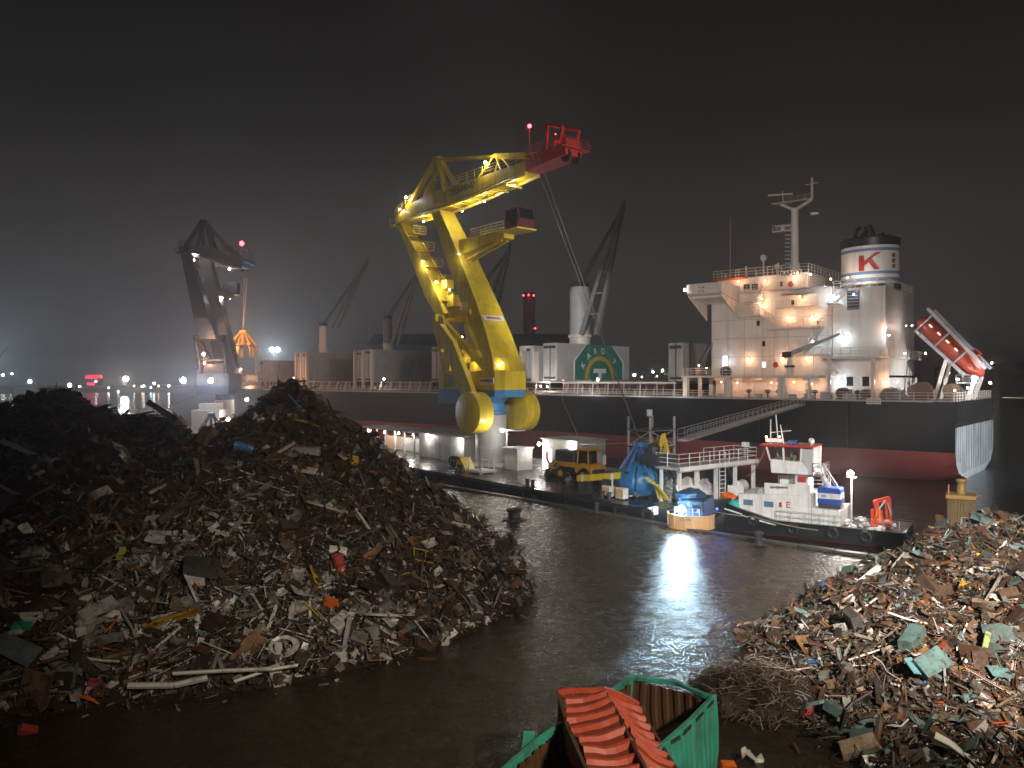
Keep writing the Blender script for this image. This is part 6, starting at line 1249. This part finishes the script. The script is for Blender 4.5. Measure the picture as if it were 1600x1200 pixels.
# red crushed container lying over it
ra = WP(910, 1083, 19.4); rb_ = WP(968, 1215, 15.3); ra.z = 5.05; rb_.z = 5.15; dx = (rb_-ra); L3 = dx.length; dx /= L3; lx = V((dx.y, -dx.x, 0)).normalized(); lx = lx if lx.x > 0 else -lx
t = thing('crushed_container', 'crushed red corrugated container folded along its spine on top of the green one', 'container', ra)
CRED = pm('container_red', (.56, .085, .04), .5, var=.22, scale=2, dirt=(.12, .05, .03), damt=.75, bump=.12, bscale=12)
def ribbed(e0, e1, z0, z1, n_=13, ln=None, jit=.03, seed=1):
    """roof half: ribs run across, edge e0 to e1 (offsets across), pitched down the length"""
    rr = random.Random(seed); m = MB(); top = []; ln = ln or L3+2.5; prof = []
    for i in range(n_):
        for u, o in ((i/n_, 0), ((i+.56)/n_, 0), ((i+.67)/n_, .085), ((i+.86)/n_, .085)): prof.append((u*ln, o))
    prof.append((ln, 0)); K = 5; A_ = []; B2 = []
    for s_, o in prof:
        bend = .10*math.sin(s_*1.1+seed); ra_ = []; rb2 = []
        for k in range(K+1):
            v = k/K; q = dx*s_+lx*(e0+(e1-e0)*v+.03*math.sin(s_*2.1+seed))+V((0, 0, z0+(z1-z0)*v+o+bend*v*.6-.06*math.sin(v*PI)+rr.uniform(-jit, jit)*.4)); ra_.append(q); rb2.append(q-V((0, 0, .025)))
        A_.append(ra_+rb2[::-1])
    m.loft(A_); nr = len(A_[0])
    for fi in range(len(m.m)-2):
        if (fi//nr) % 4 == 0: m.m[fi] = 1
    return m
CRST = pm('container_red_rusted', (.30, .06, .03), .55, var=.3, scale=3, dirt=(.07, .035, .02), damt=.95, bump=.2, bscale=14)
ribbed(-.55, .50, -.10, .06, seed=1).build('roof_panel', [CRED, CRST], t); ribbed(.56, 1.42, .05, -.42, seed=2, n_=15).build('roof_panel', [CRED, CRST], t)
m = MB().bar(V((0, 0, .03))+lx*.53, dx*(L3+2.5)+lx*.53+V((0, 0, .03)), .07, .14); m.build('spine_rail', RSTM, t)
m = MB().bar(lx*-.6+V((0, 0, -.14)), dx*(L3+2.5)+lx*-.6+V((0, 0, -.14)), .08, .16).bar(lx*1.46+V((0, 0, -.48)), dx*(L3+2.5)+lx*1.46+V((0, 0, -.5)), .07, .14); m.build('roof_rail', RSTM, t)
sw_ = corrug(lx*-.58+V((0, 0, -.9)), dx*(L3+2.5)+lx*-.58+V((0, 0, -.9)), .75, .3, .04); sw_.build('side_wall', CRED, t)
ew = MB()
for i in range(7): ew.bar(lx*(-.56+i*.30)-dx*.03+V((0, 0, -.62-.05*(i > 3))), lx*(-.56+i*.30)-dx*.03+V((0, 0, -.05-.04*max(0, i-3)*1.8)), .16, .05)
ew.bar(lx*-.6-dx*.04+V((0, 0, -.05)), lx*.53-dx*.04+V((0, 0, .12)), .09, .12).bar(lx*.53-dx*.04+V((0, 0, .12)), lx*1.46-dx*.04+V((0, 0, -.4)), .09, .12); ew.build('end_wall', CRED, t)
for o in t.children: dent(o, .10, .9, 3)
for o in bpy.data.objects:
    if o.parent and o.parent.name.startswith('open_container') and o.type == 'MESH': dent(o, .11, .75, 9)
# ================================================================ PIECES THAT STAND OUT ON THE HEAPS
def piece(fn, seed, px, py, size, col, name, label, cat, rot=None, asp=(1, 1, 1), lift=.15):
    m = fn(seed); o = m.build(name, SM_P if max(col) > .2 else SM_O); o.color = (*col, 1); q = march(px, py); o.location = q+V((0, -.25, lift*size)); r_ = random.Random(seed+px)
    o.rotation_euler = rot if rot else (r_.uniform(-.5, .5), r_.uniform(-.5, .5), r_.uniform(0, 6)); o.scale = (size*asp[0], size*asp[1], size*asp[2]); return tag(o, label, cat)
def paint_piece():
    m = bpy.data.materials.new('painted_scrap'); m.use_nodes = True; nt = m.node_tree; b = nt.nodes['Principled BSDF']; L = nt.links.new
    oi = node(nt, 'ObjectInfo'); tc = node(nt, 'TexCoord'); n = node(nt, 'TexNoise', Scale=4., Detail=5, Roughness=.7); L(tc.outputs['Object'], n.inputs['Vector'])
    r = node(nt, 'MapRange'); r.inputs['From Min'].default_value = .55; r.inputs['From Max'].default_value = .72; r.inputs['To Max'].default_value = .7; L(n.outputs['Fac'], r.inputs['Value'])
    mm = node(nt, 'Mix'); mm.data_type = 'RGBA'; L(r.outputs[0], mm.inputs[0]); L(oi.outputs['Color'], mm.inputs[6]); mm.inputs[7].default_value = (.06, .04, .03, 1); L(mm.outputs[2], b.inputs['Base Color']); b.inputs['Roughness'].default_value = .38; return m
SM_P = paint_piece()
WHC, YLC, ORC, RDC, BLC, TEC = (.62, .60, .55), (.62, .38, .02), (.72, .16, .02), (.45, .06, .05), (.05, .16, .40), (.10, .20, .20)
for a in (
 (p_sheet, 3, 487, 664, 1.5, (.36, .42, .02), 'bent_strip', 'lime yellow bent strip near the top of the pointed heap', 'scrap strip', (.3, .1, .2), (1, .35, 1)),
 (p_can, 2, 383, 703, .9, (.06, .17, .36), 'plastic_drum', 'blue drum lying on the left shoulder of the pointed heap', 'drum', (.2, .3, .3)),
 (p_box, 1, 480, 709, 1.3, (.34, .33, .30), 'metal_cabinet', 'upper pale flattened cabinet on the pointed heap below the lime strip', 'cabinet', (.1, .1, .1), (1, .7, .6)),
 (p_box, 4, 478, 738, 1.1, (.26, .25, .22), 'metal_cabinet', 'lower pale flattened cabinet on the pointed heap below the lime strip', 'cabinet', (-.1, .2, .3), (1, .8, .6)),
 (p_sheet, 7, 448, 834, .8, (.62, .26, .01), 'bent_strip', 'small orange yellow strip on the middle of the pointed heap', 'scrap strip', (.4, -.4, .3), (1, .5, 1)),
 (p_can, 5, 530, 862, .75, WHC, 'white_basin', 'white crumpled basin above the crushed red drum', 'basin', (.9, .2, .2), (1, 1.2, .7)),
 (p_can, 7, 533, 889, 1.05, (.42, .07, .06), 'crushed_drum', 'crushed red drum standing upright on the front of the pointed heap', 'drum', (.2, 1.35, .4)),
 (p_sheet, 9, 497, 910, 1.25, (.60, .33, .01), 'edged_plate', 'dark panel with a bright yellow edge left of the red drum', 'panel', (.5, 1.2, .2), (1, .5, 1)),
 (p_frame, 1, 664, 872, 1.1, YLC, 'bent_rack', 'yellow bent frame right of the crushed red drum', 'rack', (.8, .3, .5)),
 (p_sheet, 12, 629, 899, .7, (.62, .30, .01), 'bent_strip', 'short yellow strip lying below the yellow bent frame', 'scrap strip', (.1, -.2, .3), (1, .4, 1)),
 (p_bar, 3, 488, 955, 1.5, YLC, 'thin_bar', 'thin yellow bar sticking up among white bits at the heap foot', 'bar', (.1, .5, -.5)),
 (p_box, 8, 520, 943, .6, ORC, 'orange_rag', 'small salmon orange scrap next to the thin yellow bar', 'scrap piece', (.3, .5, .6)),
 (p_sheet, 14, 165, 968, .6, ORC, 'orange_flap', 'upper orange flap on the front of the dark heap', 'scrap flap', (.9, .4, .2), (1, .6, 1)),
 (p_sheet, 15, 186, 980, .85, ORC, 'orange_flap', 'longer orange flap just right below the upper one', 'scrap flap', (.3, -.5, .2), (1, .45, 1)),
 (p_sheet, 16, 178, 1013, .6, ORC, 'orange_flap', 'lowest of the orange flaps on the dark heap front', 'scrap flap', (.3, .3, .9), (1, .5, 1)),
 (p_box, 9, 41, 979, .6, (.02, .30, .19), 'green_block', 'sea green block at the left end of the dark heap', 'scrap block', (.2, .2, .3)),
 (p_sheet, 18, 141, 941, .7, YLC, 'crumpled_sheet', 'crumpled yellow sheet above the orange flaps', 'scrap sheet', (.4, .3, .1), (1, .8, 1)),
 (p_sheet, 19, 243, 832, .6, YLC, 'crumpled_sheet', 'small yellow sheet high on the saddle between the two left heaps', 'scrap sheet', (.3, -.6, .2), (1, .5, 1)),
 (p_sheet, 20, 194, 872, .8, (.45, .40, .10), 'crumpled_sheet', 'pale yellow crumpled sheet above the small orange scrap', 'scrap sheet', None, (1, .7, 1)),
 (p_sheet, 21, 142, 1088, .9, ORC, 'orange_strip', 'flat orange strip at the very foot of the dark heap', 'scrap strip', (.05, .05, .1), (1, .35, 1)),
 (p_box, 11, 52, 1140, .55, RDC, 'red_shard', 'red shard lying alone on the yard left of the heap foot', 'scrap piece', (.6, .5, .7)),
 (p_box, 13, 33, 1022, 1.3, (.10, .12, .13), 'steel_cabinet', 'slate grey steel cabinet below the sea green block', 'cabinet', (.9, .5, .1), (1, .8, .6)),
 (p_pipe, 1, 160, 1036, 1.5, WHC, 'white_pipe', 'short white pipe lying flat under the orange flaps', 'pipe', (0, .06, -.1)),
 (p_pipe, 2, 268, 1078, 2.6, WHC, 'long_pole', 'left white pole at the foot between the two left heaps', 'pole', (0, -.06, .12), (1, .6, .6)),
 (p_pipe, 3, 352, 1067, 3.4, (.68, .66, .60), 'long_pole', 'longest white pole at the foot of the pointed heap', 'pole', (0, -.03, .05), (1, .55, .55)),
 (p_pipe, 5, 420, 1062, 2.2, WHC, 'long_pole', 'white pole with orange beside the longest one', 'pole', (0, -.1, .45), (1, .5, .5)),
 (p_can, 9, 438, 1018, .62, (.60, .56, .50), 'white_bucket', 'white bucket standing at the foot of the pointed heap', 'bucket', (0, PI/2, .3)),
 (p_sheet, 25, 836, 882, .7, (.50, .47, .45), 'crumpled_sheet', 'pale crumpled sheet at the right tip of the pointed heap', 'scrap sheet', (.4, .2, .8), (1, .9, 1)),
 (p_chan, 2, 40, 713, 1.9, (.36, .36, .34), 'bent_sheet', 'pale curved gutter high on the dark heap near its left end', 'scrap sheet', (.3, .5, .3), (1, .5, .5)),
 (p_chan, 1, 12, 770, 1.6, (.34, .35, .36), 'bent_sheet', 'grey curved gutter low at the left end of the dark heap', 'scrap sheet', (.2, .3, -.4), (1, .5, .5)),
 (p_beam, 1, 620, 848, 1.5, (.17, .15, .11), 'steel_beam', 'tan steel beam leaning on the front of the pointed heap', 'beam', (.4, 1.0, .3)),
 (p_box, 17, 318, 893, 1.3, (.07, .08, .085), 'crushed_box', 'dark crushed box where the two left heaps meet', 'box', (.3, .2, .4), (1, 1, .9)),
 (p_box, 19, 1466, 817, .85, (.34, .13, .035), 'rust_case', 'tall rust orange case standing on top of the bright heap', 'case', (.1, 1.4, .3), (1.1, .9, .8)),
 (p_box, 21, 1420, 840, .9, (.14, .24, .22), 'steel_box', 'pale green glossy box on the left crest of the bright heap', 'box', (.2, .9, .2), (1, .9, .9)),
 (p_sheet, 31, 1388, 862, .95, TEC, 'steel_plate', 'teal panel left below the pale green box', 'panel', (.6, .3, .2), (1, 1, 1)),
 (p_sheet, 32, 1435, 862, .95, (.12, .22, .21), 'steel_plate', 'teal panel directly under the pale green box', 'panel', (.5, -.3, .6), (1, 1, 1)),
 (p_box, 23, 1532, 815, .95, (.12, .20, .18), 'crushed_tank', 'crushed grey green tank beside the dolphin on the heap crest', 'tank', (.3, .3, .3), (1, .8, .8)),
 (p_sheet, 34, 1490, 818, .8, WHC, 'white_plate', 'white bent panel on the crest below the dolphin', 'panel', (.4, .5, .3), (1, .6, 1)),
 (p_beam, 2, 1352, 906, 1.5, WHC, 'white_beam', 'white board sloping across the upper left of the bright heap', 'beam', (.3, -.5, .35), (1, .9, .5)),
 (p_bar, 1, 1428, 894, 1.1, (.50, .33, .18), 'timber_plank', 'pale timber plank beside the white board', 'plank', (.1, .6, -.3), (1, 1.6, 1.6)),
 (p_pipe, 7, 1420, 975, 1.7, (.62, .60, .58), 'white_pole', 'thin white pole across the middle of the bright heap', 'pole', (0, .25, -.1), (1, .5, .5)),
 (p_sheet, 37, 1499, 1016, .55, (.85, .85, .85), 'white_sheet', 'small brilliant white sheet in the middle of the bright heap', 'scrap sheet', (1.1, .2, .2), (1, 1, .3)),
 (p_pipe, 9, 1527, 1015, 1.1, (.26, .30, .12), 'green_tube', 'olive green tube right of the brilliant white sheet', 'tube', (.2, -.9, .5), (1, 1.9, 1.9)),
 (p_pipe, 10, 1443, 997, 1.1, (.16, .055, .03), 'rusty_pipe', 'thick rust red pipe left of the brilliant white sheet', 'pipe', (.2, .8, .3), (1, 2.1, 2.1)),
 (p_sheet, 40, 1432, 1046, .95, (.11, .25, .26), 'steel_plate', 'crumpled teal panel with a glossy fold below the rust red pipe', 'panel', (.6, .3, .3), (1, 1.1, 1)),
 (p_box, 27, 1330, 981, 1.0, (.075, .07, .065), 'crushed_box', 'dark folded box on the left slope of the bright heap', 'box', (.2, 1.2, .2), (1, 1.1, .9)),
 (p_sheet, 42, 1436, 943, .75, (.42, .15, .04), 'orange_sheet', 'dull orange curved sheet in the upper middle of the bright heap', 'scrap sheet', (.3, .2, .3), (1, .9, 1)),
 (p_sheet, 43, 1346, 910, .45, ORC, 'orange_scrap', 'bright orange bit above the white board', 'scrap piece', (.3, .4, .3)),
 (p_wire, 1, 1402, 1140, 1.6, (.45, .43, .40), 'bent_wire', 'pale zigzag wire on the lower bright heap', 'wire', (.3, .3, .5), (1, 1.5, 1.5)),
 (p_wire, 3, 1385, 1052, 1.3, (.48, .46, .42), 'bent_wire', 'pale straight wire left of the crumpled teal panel', 'wire', (.3, .7, -.5)),
 (p_beam, 1, 1308, 1036, 1.0, (.18, .20, .20), 'grey_post', 'grey blue post standing on the left lower slope of the bright heap', 'post', (.1, 1.35, .2), (1, .9, .9)),
 (p_sheet, 47, 1108, 1050, .5, (.14, .24, .44), 'blue_bag', 'pale blue plastic bag on the wire tangle', 'bag', (.6, .3, .3), (1, .9, 1.4)),
 (p_sheet, 48, 1240, 1092, .6, (.20, .28, .38), 'blue_bag', 'pale blue plastic sheet right of the wire tangle', 'bag', (.8, .3, .3), (.6, 1, 1.4)),
 (p_sheet, 50, 1500, 1182, 1.3, (.62, .62, .55), 'torn_sheet', 'large pale torn sheet at the shaded near edge of the bright heap', 'scrap sheet', (.3, .45, -.5), (1.2, .6, 1)),
 (p_box, 31, 1133, 1192, .42, ORC, 'orange_crate', 'bright orange crate corner right of the green container', 'crate', (.3, .2, .2)),
 (p_fold, 52, 1172, 1184, .9, (.48, .48, .42), 'pale_cloth', 'crumpled pale cloth beside the orange crate corner', 'cloth', (.5, .4, .2)),
 (p_sheet, 53, 1555, 1052, .7, TEC, 'steel_plate', 'teal panel at the right side of the bright heap beside the olive tube', 'panel', (.5, .2, .1)),
 (p_box, 33, 1300, 1110, .9, (.10, .19, .17), 'steel_box', 'dull teal crushed box low on the left of the bright heap', 'box', (.3, .3, .8), (1, .9, .7)),
 (p_chan, 4, 1545, 925, 1.3, (.20, .18, .15), 'gutter_sheet', 'long grey ribbed gutter at the right edge of the bright heap', 'scrap sheet', (.3, -.7, .5), (1, .5, .5)),
): piece(*a[:8], a[8], *(a[9:] if len(a) > 9 else ()))
# tangle of thin wire between the green container and the bright heap
t = thing('wire_tangle', 'flat brown tangle of thin wire right of the green container', 'wire tangle', (8.6, 26.5, 2.0)); v_ = []; f_ = []
m = MB()
for i in range(900):
    p = V((RNG.normal(0, 1.25), RNG.normal(0, 1.35), 0)); r2 = (p.x/2.2)**2+(p.y/2.3)**2
    if r2 > 1.5: continue
    h = .15+1.0*max(0, 1-r2)*random.random(); p.z = h; d = V((random.gauss(0, 1), random.gauss(0, 1), random.gauss(0, .35))).normalized(); L = random.uniform(.3, .9); c = V((random.uniform(-.2, .2), random.uniform(-.2, .2), random.uniform(.0, .2)))
    m.mat(random.choice((0, 0, 0, 1, 1, 2))).bar(p-d*L/2, p+c, .014).bar(p+c, p+d*L/2, .014)
m.build('wire', [pm('wire_brown', (.10, .065, .04), .5), pm('wire_tan', (.24, .18, .12), .5), pm('wire_pale', (.42, .40, .36), .45)], t, kind='stuff')
crumple(MB().lathe([(2.3, 0), (1.9, .3), (1.1, .6), (.1, .8)], 20), .16, 12).build('matted_core', pm('mound_rust', (.03, .02, .013)), t)
# crumbs and flakes trodden into the yard
def crumbs():
    n = 5200; X = RNG.uniform(-18, 18, n); Y = 17+30*RNG.random(n)**1.3; m_ = []
    base = np.array([(-.5, -.35, 0), (.5, -.3, 0), (.4, .4, 0), (-.4, .3, 0), (0, 0, .35)]); tris = np.array([(0, 1, 4), (1, 2, 4), (2, 3, 4), (3, 0, 4)])
    near = np.zeros(n)
    for k in 'abd':
        for dx_, dy_ in ((0, 0), (2.5, 0), (-2.5, 0), (0, 2.5), (1.7, -1.7)): near = np.maximum(near, hh(k, X+dx_, Y+dy_) > .05)
    inside = np.zeros(n, bool)
    for k in 'abd': inside |= hh(k, X, Y) > .05
    ok = (~inside) & ((RNG.random(n) < .16) | (near > 0)); X = X[ok]; Y = Y[ok]; n = len(X)
    s = .012+.10*RNG.random(n)**4; a = RNG.random(n)*6.28; ca, sa = np.cos(a), np.sin(a)
    Rz = np.stack([np.stack([ca, -sa, ca*0], -1), np.stack([sa, ca, ca*0], -1), np.stack([ca*0, ca*0, ca*0+1], -1)], 1); v = np.einsum('nij,vj->nvi', Rz, base)*s[:, None, None]*np.array([1, 1, .6])
    Zg = 1.97+.05*np.sin(X*.7+1)*np.sin(Y*.55)+.03*np.sin(X*1.7+Y*1.1); v += np.stack([X, Y, Zg+.005], -1)[:, None, :]
    T = (tris[None]+(np.arange(n)*5)[:, None, None]).reshape(-1, 3); me = bpy.data.meshes.new('ground_crumbs'); me.from_pydata(v.reshape(-1, 3).tolist(), [], T.tolist())
    pal = np.array([(.07, .04, .025), (.03, .028, .025), (.14, .11, .08), (.34, .32, .28), (.05, .035, .02)]); c = pal[RNG.choice(5, n, p=[.35, .25, .2, .06, .14])]; c = np.repeat(np.hstack([c, np.ones((n, 1))]), 5, axis=0).astype(np.float32)
    at = me.attributes.new('piece_colour', 'FLOAT_COLOR', 'POINT'); at.data.foreach_set('color', c.ravel()); me.materials.append(SM_V); o = bpy.data.objects.new('ground_crumbs', me); COL.objects.link(o); tag(o, kind='stuff')
crumbs()
